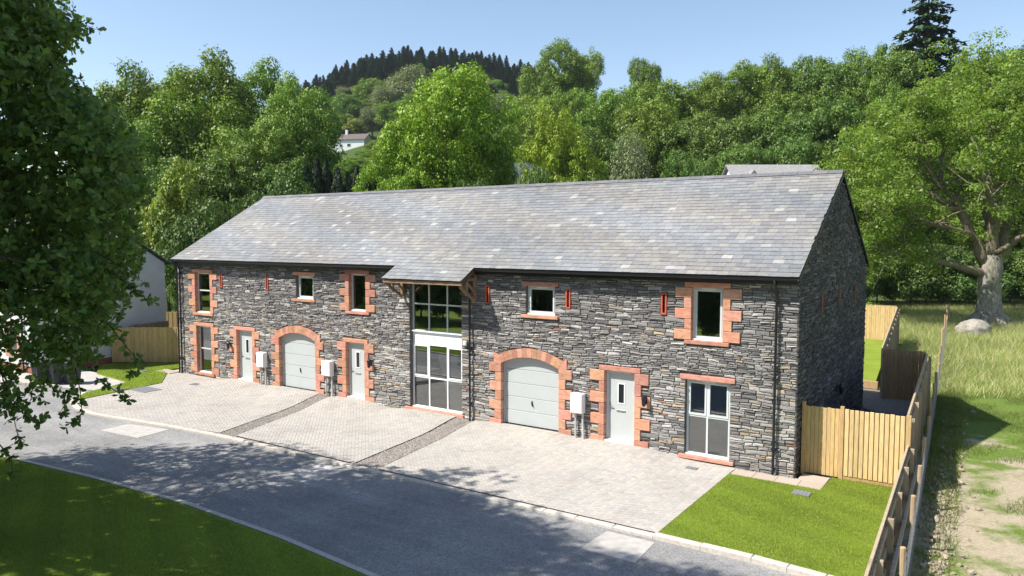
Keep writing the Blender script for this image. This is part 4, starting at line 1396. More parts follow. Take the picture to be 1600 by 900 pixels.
def broad_proto(name, seed, H, R, zb, nlobe, minor, minor_r, nl, ls, col, mat='leaf', bark='bark', zf=.8, tr=.3):
    r = np.random.default_rng(seed)
    t = empty(name, (0, 0, 0))
    C, Rr, lob = lobe_crown(r, R, H, zb, nlobe, minor, minor_r)
    P, N, f = puffs_to_leaves(r, C, Rr, nl, zf)
    o = np_mesh('crown', leaf_quads(P, N, ls, r), 4, leaf_cols(r, len(P), col, f), M[mat], t)
    mb = MB()
    mb.tube([(0, 0, -.6), (0, 0, .3), (.05, .03, zb * .5 + .5), (-.05, .05, zb + (H - zb) * .35), (0, 0, zb + (H - zb) * .7)], [tr * 1.5, tr * 1.1, tr * .9, tr * .6, tr * .15], 9)
    limbs(mb, r, tr, zb + (H - zb) * .35, lob)
    mb.build('trunk', M[bark], t, smooth=True)
    t['H'], t['R'] = H, R
    return t
def conifer_proto(name, seed, H, R, col, whorls=26, per=11):
    r = np.random.default_rng(seed)
    t = empty(name, (0, 0, 0))
    P, N = [], []
    for i in range(whorls):
        f = i / (whorls - 1)
        z = H * (.10 + .88 * f)
        ln = R * (1 - f) ** (.85 if whorls > 20 else .6) * r.uniform(.7, 1.2) + .12
        for k in range(per):
            a = r.uniform(0, 6.283)
            L_ = ln * r.uniform(.65, 1.15)
            m_ = max(3, int(L_ / .26))
            for j in range(m_):
                q = (j + 1) / m_
                for w_ in range(3):
                    sd_ = r.normal() * .22 * L_ * (1.1 - q)
                    x, y = math.cos(a) * L_ * q - math.sin(a) * sd_, math.sin(a) * L_ * q + math.cos(a) * sd_
                    P.append((x, y, z - .28 * L_ * q ** 1.4 + r.normal() * .08))
                    N.append((math.cos(a) * .3 + r.normal() * .35, math.sin(a) * .3 + r.normal() * .35, 1))
    P, N = np.array(P), unit(np.array(N))
    np_mesh('crown', leaf_quads(P, N, .55, r, .5), 4, leaf_cols(r, len(P), col, None, .3), M['needle'], t)
    MB().tube([(0, 0, -.6), (0, 0, H * .5), (0, 0, H)], [.32, .2, .03], 8).build('trunk', M['bark'], t, smooth=True)
    t['H'], t['R'] = H, R
    return t

BRIGHT, MID, DARK = (0.225, 0.335, 0.026), (0.160, 0.250, 0.032), (0.118, 0.195, 0.032)
YEL, PALE, YEWC = (0.205, 0.265, 0.040), (0.185, 0.215, 0.100), (0.028, 0.052, 0.020)
PR = {
    'bright': broad_proto('broadleaf_tree', 11, 18, 6.5, 3.0, 26, 36, .72, 72000, .215, BRIGHT),
    'mid': broad_proto('broadleaf_tree', 12, 19, 6.5, 3.2, 28, 34, .75, 68000, .22, MID),
    'mid2': broad_proto('broadleaf_tree', 13, 17, 6.0, 2.6, 22, 34, .8, 56000, .23, (.175, .268, .034)),
    'dark': broad_proto('woodland_tree', 14, 18, 6.0, 2.0, 22, 32, .8, 50000, .245, DARK),
    'yellow': broad_proto('broadleaf_tree', 15, 9, 3.2, .8, 16, 26, .5, 22000, .2, YEL, tr=.14),
    'shrub': broad_proto('garden_shrub', 16, 4.5, 2.4, .2, 14, 22, .45, 13000, .17, (.10, .165, .035), tr=.07),
    'birch': broad_proto('weeping_tree', 17, 12, 3.2, 1.2, 18, 22, .6, 24000, .2, PALE, zf=1.9, tr=.16),
    'conifer': conifer_proto('conifer_tree', 18, 18, 3.3, (.050, .092, .044)),
    'cedar': conifer_proto('cedar_tree', 28, 18, 5.0, (.045, .085, .038), 19, 22),
}
def yew_proto():
    r = np.random.default_rng(19)
    t = empty('columnar_yew', (0, 0, 0))
    n = 9000
    z = r.uniform(.15, 6, n)
    prof = .95 * np.minimum(1, (6.1 - z) / 2.6) ** .7 * np.minimum(1, .55 + z * .3)
    a = r.uniform(0, 6.283, n)
    lump = 1 + .16 * np.sin(a * 3 + z * 1.5) + .12 * np.sin(a * 5 - z * 2.3)
    rr = prof * lump * r.uniform(.7, 1.06, n)
    P = np.stack([np.cos(a) * rr, np.sin(a) * rr, z], 1)
    N = unit(np.stack([np.cos(a), np.sin(a), np.full(n, .5)], 1) + r.normal(size=(n, 3)) * .5)
    np_mesh('crown', leaf_quads(P, N, .17, r, .55), 4, leaf_cols(r, n, YEWC, None, .35), M['needle'], t)
    MB().tube([(0, 0, -.4), (0, 0, 5)], [.1, .03], 7).build('trunk', M['bark'], t)
    t['H'], t['R'] = 6.0, 1.0
    return t
PR['yew'] = yew_proto()
used = set()
def put(kind, px, ytop, s, R, label, cat='tree', group=None, H=None, rot=None):
    p_ = CAM[:2] + s * (CF + CR * (px - 800) / FPX / math.cos(PITCH) * 1.0)
    z = float(terrain(*p_))
    if H is None: H = float(at(px, ytop, s)[2]) - z
    o = PR[kind]
    H0, R0 = o['H'], o['R']
    if kind in used: o = copy_tree(o)
    else: used.add(kind)
    for k_ in ('H', 'R'):
        pass
    o.location = (p_[0], p_[1], z - .1)
    o.rotation_euler = (0, 0, random.uniform(0, 6.28) if rot is None else rot)
    o.scale = (R / R0, R / R0, H / H0)
    tag(o, label, cat, group)
    return o

# --- garden and woodland trees behind the barn
LG = 'tall broadleaf trees behind the left end of the barn'
for (k_, px, yt, s, R, lb) in (('mid', 248, 88, 76, 6.8, 'tall round tree rising above the white house roof'), ('mid', 365, 72, 80, 8.2, 'broadest and tallest tree of the clump beyond the barn\'s far end'), ('mid', 448, 92, 74, 5.6, 'rounded tree beside the far white house, in front of the conifer hill'),
                             ('mid', 302, 96, 84, 7.0, 'full crowned tree behind the dip of the clump'), ('mid', 420, 84, 86, 7.0, 'full crowned tree behind the rounded clump tree'),
                             ('mid2', 310, 122, 74, 6.0, 'mid green tree filling the dip between two taller crowns'), ('mid', 420, 165, 69, 4.8, 'lower green tree in front of the rounded clump tree'), ('mid2', 205, 165, 68, 4.6, 'leafy tree half hidden by the overhanging oak'),
                             ('dark', 345, 215, 64, 4.4, 'dark low tree under the broadest clump tree'), ('dark', 262, 215, 65, 4.0, 'dark tree right behind the yellow-green feathery one'), ('dark', 440, 225, 66, 3.8, 'dark low tree left of the columnar yews')):
    put(k_, px, yt, s, R, lb, 'tree', LG)
put('yellow', 276, 228, 58, 2.9, 'yellow-green feathery tree between white house and barn roof')
put('yellow', 222, 330, 57, 2.0, 'low yellow-green tree directly behind the white house gable')
put('shrub', 335, 300, 55, 2.4, 'leafy green shrub above the barn\'s left roof slope', 'shrub')
put('shrub', 300, 330, 54, 2.2, 'dark low shrub under the yellow-green feathery tree', 'shrub')
put('shrub', 395, 292, 58, 2.3, 'mid green shrub left of the dark columnar yews', 'shrub')
put('shrub', 448, 272, 60, 2.4, 'pale green shrub beside the dark columnar yews', 'shrub')
for i, (px, yt) in enumerate(((482, 258), (497, 246), (513, 250), (530, 262), (545, 268), (560, 262), (575, 270), (590, 274), (606, 276))):
    put('yew', px, yt, 66 + (i % 3), 1.0, 'dark narrow columnar yew in a row above the barn ridge', 'yew', 'row of dark yews')
put('bright', 702, 86, 68, 6.4, 'large bright green tree in full leaf behind the ridge middle')
put('bright', 622, 205, 65, 3.4, 'small bright green tree leaning out below the largest bright tree')
put('mid2', 772, 170, 76, 3.6, 'mid green tree tucked behind the large bright tree')
put('bright', 878, 155, 63, 3.9, 'bright green tree in front of the small grey roofs')
put('shrub', 842, 250, 59, 1.9, 'pale leafy shrub in front of the white house gable roofs', 'shrub')
put('shrub', 745, 272, 60, 1.8, 'grey-green low shrub peeping over the barn ridge', 'shrub')
put('birch', 986, 172, 76, 2.5, 'pale grey-green weeping tree against the dark wood')
put('shrub', 1098, 246, 76, 1.7, 'pale round shrub beside the grey roof behind the ridge', 'shrub')
put('yellow', 1290, 218, 62, 2.6, 'bright yellow-green tree beside the barn gable apex')
put('yellow', 1345, 250, 60, 2.2, 'lime green bushy tree right of the barn gable apex')
WG = 'wood on the slope behind the barn'
WL = 'dark green woodland tree on the slope above the barn ridge'
for (k_, px, yt, s, R) in (('mid2', 1005, 140, 96, 5.2), ('dark', 1060, 165, 94, 5.0), ('dark', 1125, 160, 92, 5.4), ('dark', 1185, 150, 93, 5.2), ('dark', 1250, 150, 92, 5.2), ('dark', 1310, 130, 90, 5.4), ('dark', 1230, 190, 86, 4.2), ('dark', 1150, 200, 86, 4.0), ('dark', 1065, 215, 86, 3.4), ('dark', 1370, 190, 84, 4.4), ('dark', 925, 180, 90, 4.6), ('dark', 845, 190, 88, 4.6),
                        ('mid2', 960, 128, 112, 5.8), ('mid2', 1022, 112, 116, 6.2), ('mid', 1090, 104, 116, 6.2), ('mid', 1150, 92, 118, 6.4), ('mid', 1215, 78, 116, 6.4), ('dark', 1270, 66, 116, 6.2), ('mid', 1330, 62, 114, 6.4), ('dark', 1385, 45, 116, 6.0), ('mid', 1470, 78, 112, 6.4), ('mid2', 1530, 66, 108, 6.2), ('dark', 1592, 40, 112, 6.2), ('mid', 1650, 50, 110, 6.2),
                        ('mid2', 840, 135, 130, 5.6), ('mid2', 895, 130, 132, 5.6), ('mid', 1450, 130, 94, 5.4), ('mid', 1520, 140, 92, 5.4), ('mid2', 1590, 130, 94, 5.4), ('mid', 1400, 120, 96, 5.0), ('mid2', 1660, 150, 92, 5.2)):
    put(k_, px, yt, s, R, WL if s < 97 and px < 1395 else ('tree at the skyline of the wood above the barn' if px < 1420 else 'green tree of the wood seen beyond the old oak'), 'tree', WG if s < 97 and px < 1395 else ('skyline trees of the wood' if px < 1420 else 'wood beyond the old oak'))
put('mid', 862, 54, 175, 8.0, 'rounded dark tree standing tallest on the skyline gap')
put('mid2', 914, 71, 178, 5.4, 'light airy tree beside the rounded skyline tree')
put('dark', 1000, 76, 160, 4.4, 'rounded dark evergreen standing up above the wood')
put('cedar', 1435, -25, 114, 9.5, 'tall dark cedar towering over the wood')
put('cedar', 1395, 60, 118, 5.5, 'shorter dark conifer beside the towering cedar')
# slope woodland filling in behind
for i in range(70):
    s = random.uniform(135, 260)
    q = random.uniform(-.30, .72)
    if -.29 < q < -.15: continue
    px = 800 + q * FPX
    H = random.uniform(11, 16)
    put(random.choice(['mid', 'mid2', 'dark', 'mid2']), px, 0, s, random.uniform(4.2, 6.2), 'distant broadleaf tree on the hillside behind the nearer wood', 'tree', 'trees on the middle slope', H=H)
for (px, yt, s, R) in ((562, 241, 150, 4.5), (582, 232, 165, 5.0), (538, 244, 145, 4.5), (512, 240, 160, 5.0), (607, 215, 175, 5)):
    put('mid2', px, yt, s, R, 'green tree just below the far white house', 'tree', 'trees below the far house')
for (px, s, R, H, k_) in ((645, 272, 9.0, 24, 'birch'), (610, 268, 7.5, 18, 'birch'), (655, 215, 6, 14, 'mid2'), (535, 262, 6.5, 12, 'mid2'), (562, 258, 5, 9, 'yellow'), (500, 255, 6, 13, 'mid2'), (585, 252, 6, 12, 'birch'), (470, 250, 6, 12, 'mid2'), (618, 235, 5, 11, 'yellow'), (545, 282, 8, 16, 'mid2'), (590, 290, 8, 17, 'mid2'), (780, 230, 6, 14, 'birch'), (820, 240, 6, 14, 'birch')):
    put(k_, px, 0, s, R, 'pale hillside tree near the far white house', 'tree', 'pale trees around the far house', H=H)
for i in range(46):
    px, s = random.uniform(430, 800), random.uniform(215, 330)
    if 490 < px < 600 and s < 245: continue
    put(random.choice(['mid2', 'dark', 'mid', 'birch']), px, 0, s, random.uniform(5, 7.5), 'broadleaf tree in the wood below the conifer plantation', 'tree', 'wood below the plantation', H=random.uniform(9, 14))
# conifer plantation on the far hill
for row in range(7):
    s = 296 + row * 22
    for i in range(38):
        px = 440 + i * 10.8 + random.uniform(-6, 6) + (row % 2) * 6
        if px < 470 and row > 5: continue
        put('conifer', px, 0, s + random.uniform(-9, 9), random.uniform(4.0, 5.4), 'dark conifer in the plantation on the far hilltop', 'conifer', 'conifer plantation on the far hill', H=random.uniform(9.5, 13.5))
# hedge and trees behind the old oak
for i in range(13):
    put('shrub', 1345 + i * 26, 0, 69 + (i % 2) * 1.5, random.uniform(2.3, 2.9), 'dense green bush in the hedgerow behind the old oak', 'bush', 'hedgerow behind the oak', H=random.uniform(4.6, 6.2))
for i in range(6):
    put('mid2', 1375 + i * 52, 0, 76 + (i % 2) * 3, random.uniform(4.2, 5.2), 'broadleaf tree rising out of the hedgerow behind the oak', 'tree', 'hedgerow trees behind the oak', H=random.uniform(9, 13))
# trees across the road, behind the viewpoint (they show in the window glass)
for i in range(9):
    o = copy_tree(PR['mid2' if i % 2 else 'mid'])
    o.location = (-70 + i * 11 + random.uniform(-2, 2), -40 + random.uniform(-4, 3), -.1)
    o.rotation_euler = (0, 0, random.uniform(0, 6))
    sc_ = random.uniform(.75, .95); o.scale = (sc_, sc_, sc_)
    tag(o, 'broadleaf tree across the lawn facing the barn front', 'tree', 'trees beyond the shaded lawn')

for i in range(30):
    o = copy_tree(PR['shrub'])
    o.location = (-66 + i * 3.1 + random.uniform(-.5, .5), -24.5 + (max(0, 12 - i) * .25) + random.uniform(-.6, .6), -.1)
    o.rotation_euler = (0, 0, random.uniform(0, 6))
    sc_ = random.uniform(.85, 1.1); o.scale = (sc_, sc_, sc_ * 1.1)
    tag(o, 'leafy bush in the hedge across the shaded lawn', 'bush', 'hedge beyond the shaded lawn')

# ------------------------------------------------------------------ old oak in the field
def field_oak():
    r = np.random.default_rng(5)
    base = CAM[:2] + 55.4 * (CF + CR * (1549 - 800) / FPX)
    base = np.array([base[0], base[1], -.05])
    t = empty('oak_tree', tuple(base), 'old spreading oak with pale bark in the rough field', 'tree')
    e = lambda u, w_, z: base + np.array([CR[0] * u + CF[0] * w_, CR[1] * u + CF[1] * w_, z])
    mb, lb = MB(), MB()
    mb.tube([e(0, 0, -.3), e(0, 0, .15), e(.02, 0, .7), e(-.05, 0, 1.8), e(-.1, 0, 3.2), e(.0, 0, 4.2), e(.1, 0, 5.0), e(.15, 0, 6.2)], [1.55, 1.2, .92, .78, .74, .76, .6, .2], 16)
    for k in range(7):
        a = 2 * math.pi * k / 7 + .3
        u, w_ = math.cos(a), math.sin(a)
        mb.tube([e(.5 * u, .5 * w_, .8), e(1.2 * u, 1.2 * w_, .28), e(2.0 * u, 2.0 * w_, -.05)], [.4, .3, .1], 7)
    L_ = [  # (points u, w, z), start radius
        ([(-.4, 0, 3.7), (-2.2, -.3, 4.2), (-4.4, -.5, 4.9), (-6.6, -.8, 5.0), (-9.0, -1, 5.8)], .34),
        ([(-.5, .1, 4.6), (-1.3, .4, 6.6), (-2.0, .6, 8.6), (-3.8, .8, 10.6), (-5.4, .6, 12.6), (-6.2, .5, 15)], .42),
        ([(-1.2, .3, 6.2), (-3.2, -.6, 7.0), (-5.6, -1.0, 7.4), (-7.6, -1.2, 8.8), (-10, -1.4, 9.3)], .30),
        ([(-1.9, .6, 8.2), (-4.4, 1.2, 10.0), (-7.4, 1.4, 10.8), (-10.4, 1.2, 11.2)], .26),
        ([(.0, 0, 4.8), (-.2, -.3, 7.2), (.1, -.4, 9.6), (-.7, -.2, 12.4), (-1.0, -.3, 15.2), (-.6, 0, 18.2)], .46),
        ([(.3, 0, 4.7), (1.4, .2, 6.0), (2.8, .2, 7.0), (5.0, .1, 8.3), (7.6, 0, 9.4)], .42),
        ([(.8, .1, 5.4), (1.7, .5, 8.0), (2.1, .6, 10.6), (2.6, .4, 13.0), (2.2, .2, 16.4)], .38),
        ([(2.0, .5, 9.4), (3.6, .4, 11.4), (5.6, .2, 13.2), (6.8, 0, 15.2)], .24),
        ([(-.1, -.4, 8.4), (1.2, -1.4, 10.0), (2.4, -2.4, 12.4)], .22),
        ([(-.2, -.3, 7.4), (-1.6, -2.2, 8.6), (-3.2, -4.0, 10.2), (-4.2, -5, 12.2)], .26),
        ([(.2, .3, 6.8), (.6, 2.6, 9.0), (.2, 5.0, 11.4), (-.4, 6.4, 13.2)], .28),
        ([(.1, -.5, 5.2), (.8, -2.6, 6.6), (1.6, -4.6, 8.4)], .24),
        ([(-3.6, .8, 10.4), (-3.0, 1.4, 13.0), (-3.4, 1.6, 16.2)], .2),
    ]
    C, Rr = [], []
    for pts, r0 in L_:
        P = [e(*q) for q in pts]
        fine = []
        for a_, b_ in zip(P[:-1], P[1:]):
            for k in range(3): fine.append(a_ + (b_ - a_) * k / 3 + r.normal(size=3) * .09)
        fine.append(P[-1])
        rad_ = [r0 * (1 - .86 * i / (len(fine) - 1)) for i in range(len(fine))]
        lb.tube(fine, rad_, 9)
        for i, q in enumerate(fine):
            f = i / (len(fine) - 1)
            if f < .35: continue
            for k in range(3 if f < .95 else 5):
                d = unit(r.normal(size=3) + np.array([0, 0, .35]))
                ln = r.uniform(1.2, 3.0)
                tip = q + d * ln
                lb.tube([q, q + d * ln * .5 + r.normal(size=3) * .15, tip], [rad_[i] * .45 + .015, rad_[i] * .28 + .012, .012], 5, cap=False)
                for j in range(4):
                    C.append(q + d * ln * r.uniform(.5, 1.2) + r.normal(size=3) * .5)
                    Rr.append(r.uniform(.4, .85))
    # outer dome of leaf sprays
    n = 560
    d = rdirs(r, n); d[:, 2] = np.abs(d[:, 2]) * .95 - .12
    rr = r.uniform(.72, 1.0, n)
    for i in range(n):
        u, w_ = d[i, 0] * 12.0 * rr[i], d[i, 1] * 9.5 * rr[i]
        z = 9.8 + d[i, 2] * 10.6 * rr[i]
        if z < 6 and abs(u) < 5: continue
        C.append(e(u - .6, w_, z)); Rr.append(r.uniform(.45, .95))
    C, Rr = np.array(C), np.array(Rr)
    rel = C - base
    u_, w__, z_ = rel[:, 0] * CR[0] + rel[:, 1] * CR[1], rel[:, 0] * CF[0] + rel[:, 1] * CF[1], rel[:, 2]
    hole = (w__ < 1.2) & (np.abs(u_ + 1.5) < 7) & (z_ < 13.5) & (r.random(len(C)) < .62)
    C, Rr = C[~hole], Rr[~hole]
    P, N, f = puffs_to_leaves(r, C, Rr, 125000, .7)
    P = P - base
    np_mesh('crown', leaf_quads(P, N, .185, r), 4, leaf_cols(r, len(P), (.195, .29, .052), f, .25), M['leaf_oak'], t)
    mb.build('trunk', M['bark_pale'], t, smooth=True)
    lb.build('limb', M['bark_limb'], t, smooth=True)
field_oak()

# boulder
def boulder(x, y, rx, ry, rz, label, name='boulder', mat=None):
    r = np.random.default_rng(3)
    bm = bmesh.new()
    bmesh.ops.create_icosphere(bm, subdivisions=4, radius=1)
    ph = r.uniform(0, 6, 9)
    for v in bm.verts:
        c = v.co
        k = 1 + .10 * math.sin(c.x * 2.3 + ph[0]) + .09 * math.sin(c.y * 3.1 + ph[1] + c.x) + .07 * math.sin(c.z * 4.2 + ph[2]) + .06 * abs(math.sin(c.x * 4 + c.y * 5 + c.z * 3 + ph[3])) - .08 * (c.z > .55) + .02 * math.sin(c.z * 13 + c.y * 11)
        v.co = Vector((c.x * rx * k, c.y * ry * k, max(-.3, c.z) * rz * k))
    me = bpy.data.meshes.new(name)
    bm.to_mesh(me); bm.free()
    me.polygons.foreach_set('use_smooth', [True] * len(me.polygons))
    b = NB('boulder_stone')
    nz = b.noise(3.5, 7, .7)
    b.base(b.mix((.20, .18, .15), (.42, .385, .33), b.ramp(nz, [(.35, 0.0), (.65, 1.0)])), .95, .1)
    b.bump(nz, 1.0, .08)
    me.materials.append(b.m)
    o = bpy.data.objects.new(name, me)
    COL.objects.link(o)
    o.location = (x, y, .1)
    o.rotation_euler = (0, 0, .5)
    return tag(o, label, 'boulder')
boulder(30.2, 37.3, 1.05, .75, .78, 'pale rounded boulder lying in grass before the oak')

# ------------------------------------------------------------------ big oak over the road (left) and its neighbour
def oak_outline(y):
    ys = [-400, -120, -20, 15, 45, 70, 110, 150, 190, 250, 290, 335, 390, 440, 500, 560, 610, 660, 720, 800]
    xs = [240, 190, 70, 110, 140, 85, 100, 150, 190, 228, 232, 205, 222, 196, 190, 165, 110, 60, -20, -120]
    return np.interp(y, ys, xs)
SHX = [-40, 7.5, 8.7, 9.6, 10.6, 11.6, 13, 14.4, 17.3, 19, 21, 23.5, 25, 26.5, 28.2, 31, 36]
SHY = [-15, -12.5, -10.4, -9.2, -7.7, -6.8, -5.7, -5.2, -5.4, -5.2, -5.3, -6.1, -6.6, -6.8, -6.3, -6.4, -8]
def shades_too_far(q, pr):
    """keeps the crowns within the spread that their shade on the road shows"""
    k = q[2] / SUN_TO[2]
    gx, gy = q[0] - SUN_TO[0] * k, q[1] - SUN_TO[1] * k
    return gy + pr * .9 > float(np.interp(gx, SHX, SHY))
def rosettes(r, P, O, ll, per=7):
    """oak leaves in rosettes at twig tips P pointing along O; each leaf a folded six-corner blade"""
    n = len(P)
    idx = np.repeat(np.arange(n), per)
    k = len(idx)
    O_ = O[idx]
    side = unit(np.cross(O_, r.normal(size=(k, 3))))
    ax = unit(O_ * r.uniform(.1, .8, k)[:, None] + side + np.array([0, 0, -.12]))
    nn = unit(np.cross(ax, np.cross(O_ + r.normal(size=(k, 3)) * .35, ax)))
    b = np.cross(nn, ax)
    L_ = (ll * r.uniform(.65, 1.25, k))[:, None]
    o = P[idx]
    tpl = [(0, 0, 0), (.34, .15, .05), (.72, .25, .06), (1.0, 0, -.05), (.72, -.25, .06), (.34, -.15, .05)]
    V = np.stack([o + ax * L_ * a + b * L_ * c + nn * L_ * h for a, c, h in tpl], 1)
    return V.reshape(-1, 3), k
def road_oak():
    r = np.random.default_rng(21)
    base = np.array([9.0, -19.0, -.1])
    t = empty('oak_tree', tuple(base), 'dark leafy oak overhanging the road beside the lawn', 'tree')
    c0 = np.array([9.5, -18.0, 9.0]); rd = np.array([9.6, 9.2, 7.2])
    C, Rr = [], []
    while len(C) < 800:
        d = rdirs(r, 1)[0]
        f = r.uniform(.55, 1.0) ** .6
        q = c0 + d * rd * f
        pr = r.uniform(.55, 1.25)
        if q[2] < 2.3 + pr or shades_too_far(q, pr): continue
        v = q - CAM
        s = v @ FW
        if s > 1:
            px, py = 800 + FPX * (v @ RT) / s, 450 - FPX * (v @ UP) / s
            e = pr * FPX / s
            if px + e * .92 > float(oak_outline(py)): continue
            if px + e > -40 and py + e > 560: continue
        C.append(q); Rr.append(pr)
    # fringe along the visible right flank
    kf = 0
    while kf < 620:
        py = r.uniform(-80, 625)
        pr = r.uniform(.28, .6)
        if py > 500 and r.random() < .3: continue
        s = r.uniform(13.5, 17.5)
        e = pr * FPX / s
        px = float(oak_outline(py)) - e * .75 - (abs(r.normal()) * 40 if kf < 240 else r.uniform(0, 330))
        q = at(px, py, s)
        if shades_too_far(q, pr * .3) and r.random() < .6: continue
        if px - e < 100 and px + e > 46 and 560 < py < 610: continue
        C.append(q); Rr.append(pr); kf += 1
    C, Rr = np.array(C), np.array(Rr)
    cnt = np.maximum(5, (44 * (Rr / .9) ** 1.7).astype(int))
    idx = np.repeat(np.arange(len(C)), cnt)
    n = len(idx)
    dd = rdirs(r, n)
    P = C[idx] + dd * (Rr[idx] * r.uniform(.3, 1.05, n) ** .5)[:, None] * np.array([1, 1, .8])
    O = unit(dd * .7 + unit(P - c0) * .6 + r.normal(size=(n, 3)) * .35)
    # hanging sprays at the road end
    mb = MB()
    sprays = [((118, 575), (126, 615), (128, 645), (108, 668)), ((112, 606), (104, 628), (92, 648)), ((8, 600), (22, 655), (32, 700)), ((-5, 560), (10, 610), (14, 650)), ((182, 432), (212, 452), (238, 478)), ((165, 500), (196, 540), (214, 562), (206, 588)), ((150, 590), (182, 612), (196, 622)), ((70, 20), (120, 34), (150, 46)), ((60, 75), (90, 82), (108, 98)), ((14, 625), (42, 652), (60, 655)), ((-5, 690), (18, 715), (20, 745)), ((150, 395), (200, 420), (222, 440))]
    PP, OO = [P], [O]
    for sp in sprays:
        s = r.uniform(14.0, 15.5)
        pts = [at(x, y, s + .15 * i) for i, (x, y) in enumerate(sp)]
        mb.tube(pts, [.014] + [.009] * (len(pts) - 2) + [.004], 5)
        for a_, b_ in zip(pts[:-1], pts[1:]):
            for k in range(5):
                q = a_ + (b_ - a_) * r.random() + r.normal(size=3) * .05
                PP.append(q[None]); OO.append(unit((b_ - a_) + r.normal(size=3) * .3)[None])
    P, O = np.concatenate(PP), np.concatenate(OO)
    V, k = rosettes(r, P, O, .15, 6)
    np_mesh('crown', V - base, 6, leaf_cols(r, k, (.135, .22, .056), None, .38), M['leaf_oak'], t)
    tr = base + np.array([0, 0, 0])
    mb.tube([tr + (0, 0, -.4), tr + (0, 0, .3), tr + (.1, .1, 2.0), tr + (.2, .2, 4.2), tr + (.2, .5, 7.5), tr + (.3, .8, 12)], [.95, .7, .55, .5, .36, .1], 14)
    for k in range(70):
        q = C[r.integers(0, len(C))]
        z0 = r.uniform(3.2, 9)
        a_ = tr + np.array([.2, .3, z0])
        mid = a_ + (q - a_) * .5 + np.array([0, 0, .7]) + r.normal(size=3) * .3
        mb.tube([a_, (a_ + mid) / 2 + r.normal(size=3) * .15, mid, (mid + q) / 2 + r.normal(size=3) * .2, q], [.17, .13, .09, .05, .015], 6, cap=False)
    mb.build('trunk', M['bark'], t, smooth=True)
    return t
road_oak()
def shade_tree(seed, base, c0, rd, label):
    r = np.random.default_rng(seed)
    base, c0, rd = np.array(base), np.array(c0), np.array(rd)
    t = empty('oak_tree', tuple(base), label, 'tree')
    C, Rr = [], []
    while len(C) < 260:
        d = rdirs(r, 1)[0]
        q = c0 + d * rd * r.uniform(.3, 1.0) ** .5
        pr = r.uniform(.6, 1.1)
        if shades_too_far(q, pr): continue
        v = q - CAM
        s = v @ FW
        if s > .5:
            px, py = 800 + FPX * (v @ RT) / s, 450 - FPX * (v @ UP) / s
            e = (pr + .25) * FPX / s
            if px + e > 0 and py + e > 0: continue
        C.append(q); Rr.append(pr)
    C, Rr = np.array(C), np.array(Rr)
    P, N, f = puffs_to_leaves(r, C, Rr, 42000, .8)
    np_mesh('crown', leaf_quads(P - base, N, .19, r), 4, leaf_cols(r, len(P), (.055, .10, .026), f, .3), M['leaf_oak'], t)
    mb = MB()
    mb.tube([base + (0, 0, -.4), base + (0, 0, .4), base + (.1, .3, 5), base + (c0 - base) * .7, c0 + (0, 0, .5)], [.8, .55, .42, .32, .08], 12)
    for k in range(26):
        q = C[r.integers(0, len(C))]
        a_ = base + (c0 - base) * r.uniform(.5, .85)
        mb.tube([a_, (a_ + q) / 2 + r.normal(size=3) * .3, q], [.14, .08, .02], 6, cap=False)
    mb.build('trunk', M['bark'], t, smooth=True)
shade_tree(33, (16.5, -22.0, -.1), (17.2, -19.4, 14.8), (6.2, 5.6, 3.6), 'tall oak beside the road whose crown shades the tarmac')
shade_tree(34, (2.5, -21.5, -.1), (3.0, -20.0, 9.0), (6.5, 5.0, 5.0), 'second oak on the shaded lawn beyond the overhanging one')

# ------------------------------------------------------------------ grass
def blades(name, label, poly, n, hmin, hmax, wd_, cols, z=0.0, cat='grass', lean=.5, seed=1, mask=None):
    r = np.random.default_rng(seed)
    xs = [q[0] for q in poly]; ys = [q[1] for q in poly]
    X, Y = [], []
    got = 0
    while got < n:
        x = r.uniform(min(xs), max(xs), n * 2); y = r.uniform(min(ys), max(ys), n * 2)
        k = in_poly(x, y, poly)
        if mask is not None: k &= mask(x, y, r)
        X.append(x[k]); Y.append(y[k]); got += k.sum()
    x, y = np.concatenate(X)[:n], np.concatenate(Y)[:n]
    h = r.uniform(hmin, hmax, n)
    a = r.uniform(0, 6.283, n)
    l_ = r.normal(size=(n, 2)) * lean * h[:, None]
    zz = z if np.isscalar(z) else z(x, y)
    V = np.zeros((n, 3, 3))
    V[:, 0] = np.stack([x - np.cos(a) * wd_ / 2, y - np.sin(a) * wd_ / 2, np.zeros(n) + zz - .01], 1)
    V[:, 1] = np.stack([x + np.cos(a) * wd_ / 2, y + np.sin(a) * wd_ / 2, np.zeros(n) + zz - .01], 1)
    V[:, 2] = np.stack([x + l_[:, 0], y + l_[:, 1], h + zz], 1)
    pal = np.array(cols)
    pat = .5 + .5 * np.sin(x * 1.1 + 2 * np.sin(y * .7)) * np.sin(y * 1.3 + x * .4)
    c = pal[r.integers(0, len(pal), n)] * r.uniform(.75, 1.25, (n, 1)) * (.78 + .36 * pat[:, None]) * (1 + .10 * np.sign(np.sin((x * .5 + y) * 5.2)))[:, None]
    o = np_mesh(name, V.reshape(-1, 3), 3, c, M['grass'])
    return tag(o, label, cat, kind='stuff')
LAWN = [(.205, .275, .030), (.24, .305, .042), (.17, .235, .026), (.28, .33, .060)]
blades('lawn_grass', 'short mown grass of the small front lawn', RL, 110000, .018, .042, .008, LAWN, z=.035, seed=41)
blades('lawn_grass', 'short mown grass of the shaded lawn under the oak', [(5, -11.45), (8.8, -10.95), (12.5, -10.55), (16.4, -10.32), (20.0, -10.4), (23.0, -10.65), (25, -11.1), (24, -15), (14, -17), (6, -15)], 190000, .025, .055, .010, LAWN, z=-.02, seed=42)
blades('lawn_grass', 'short mown grass of the side lawn by the white house', LLa, 26000, .02, .045, .014, LAWN, z=.03, seed=43)
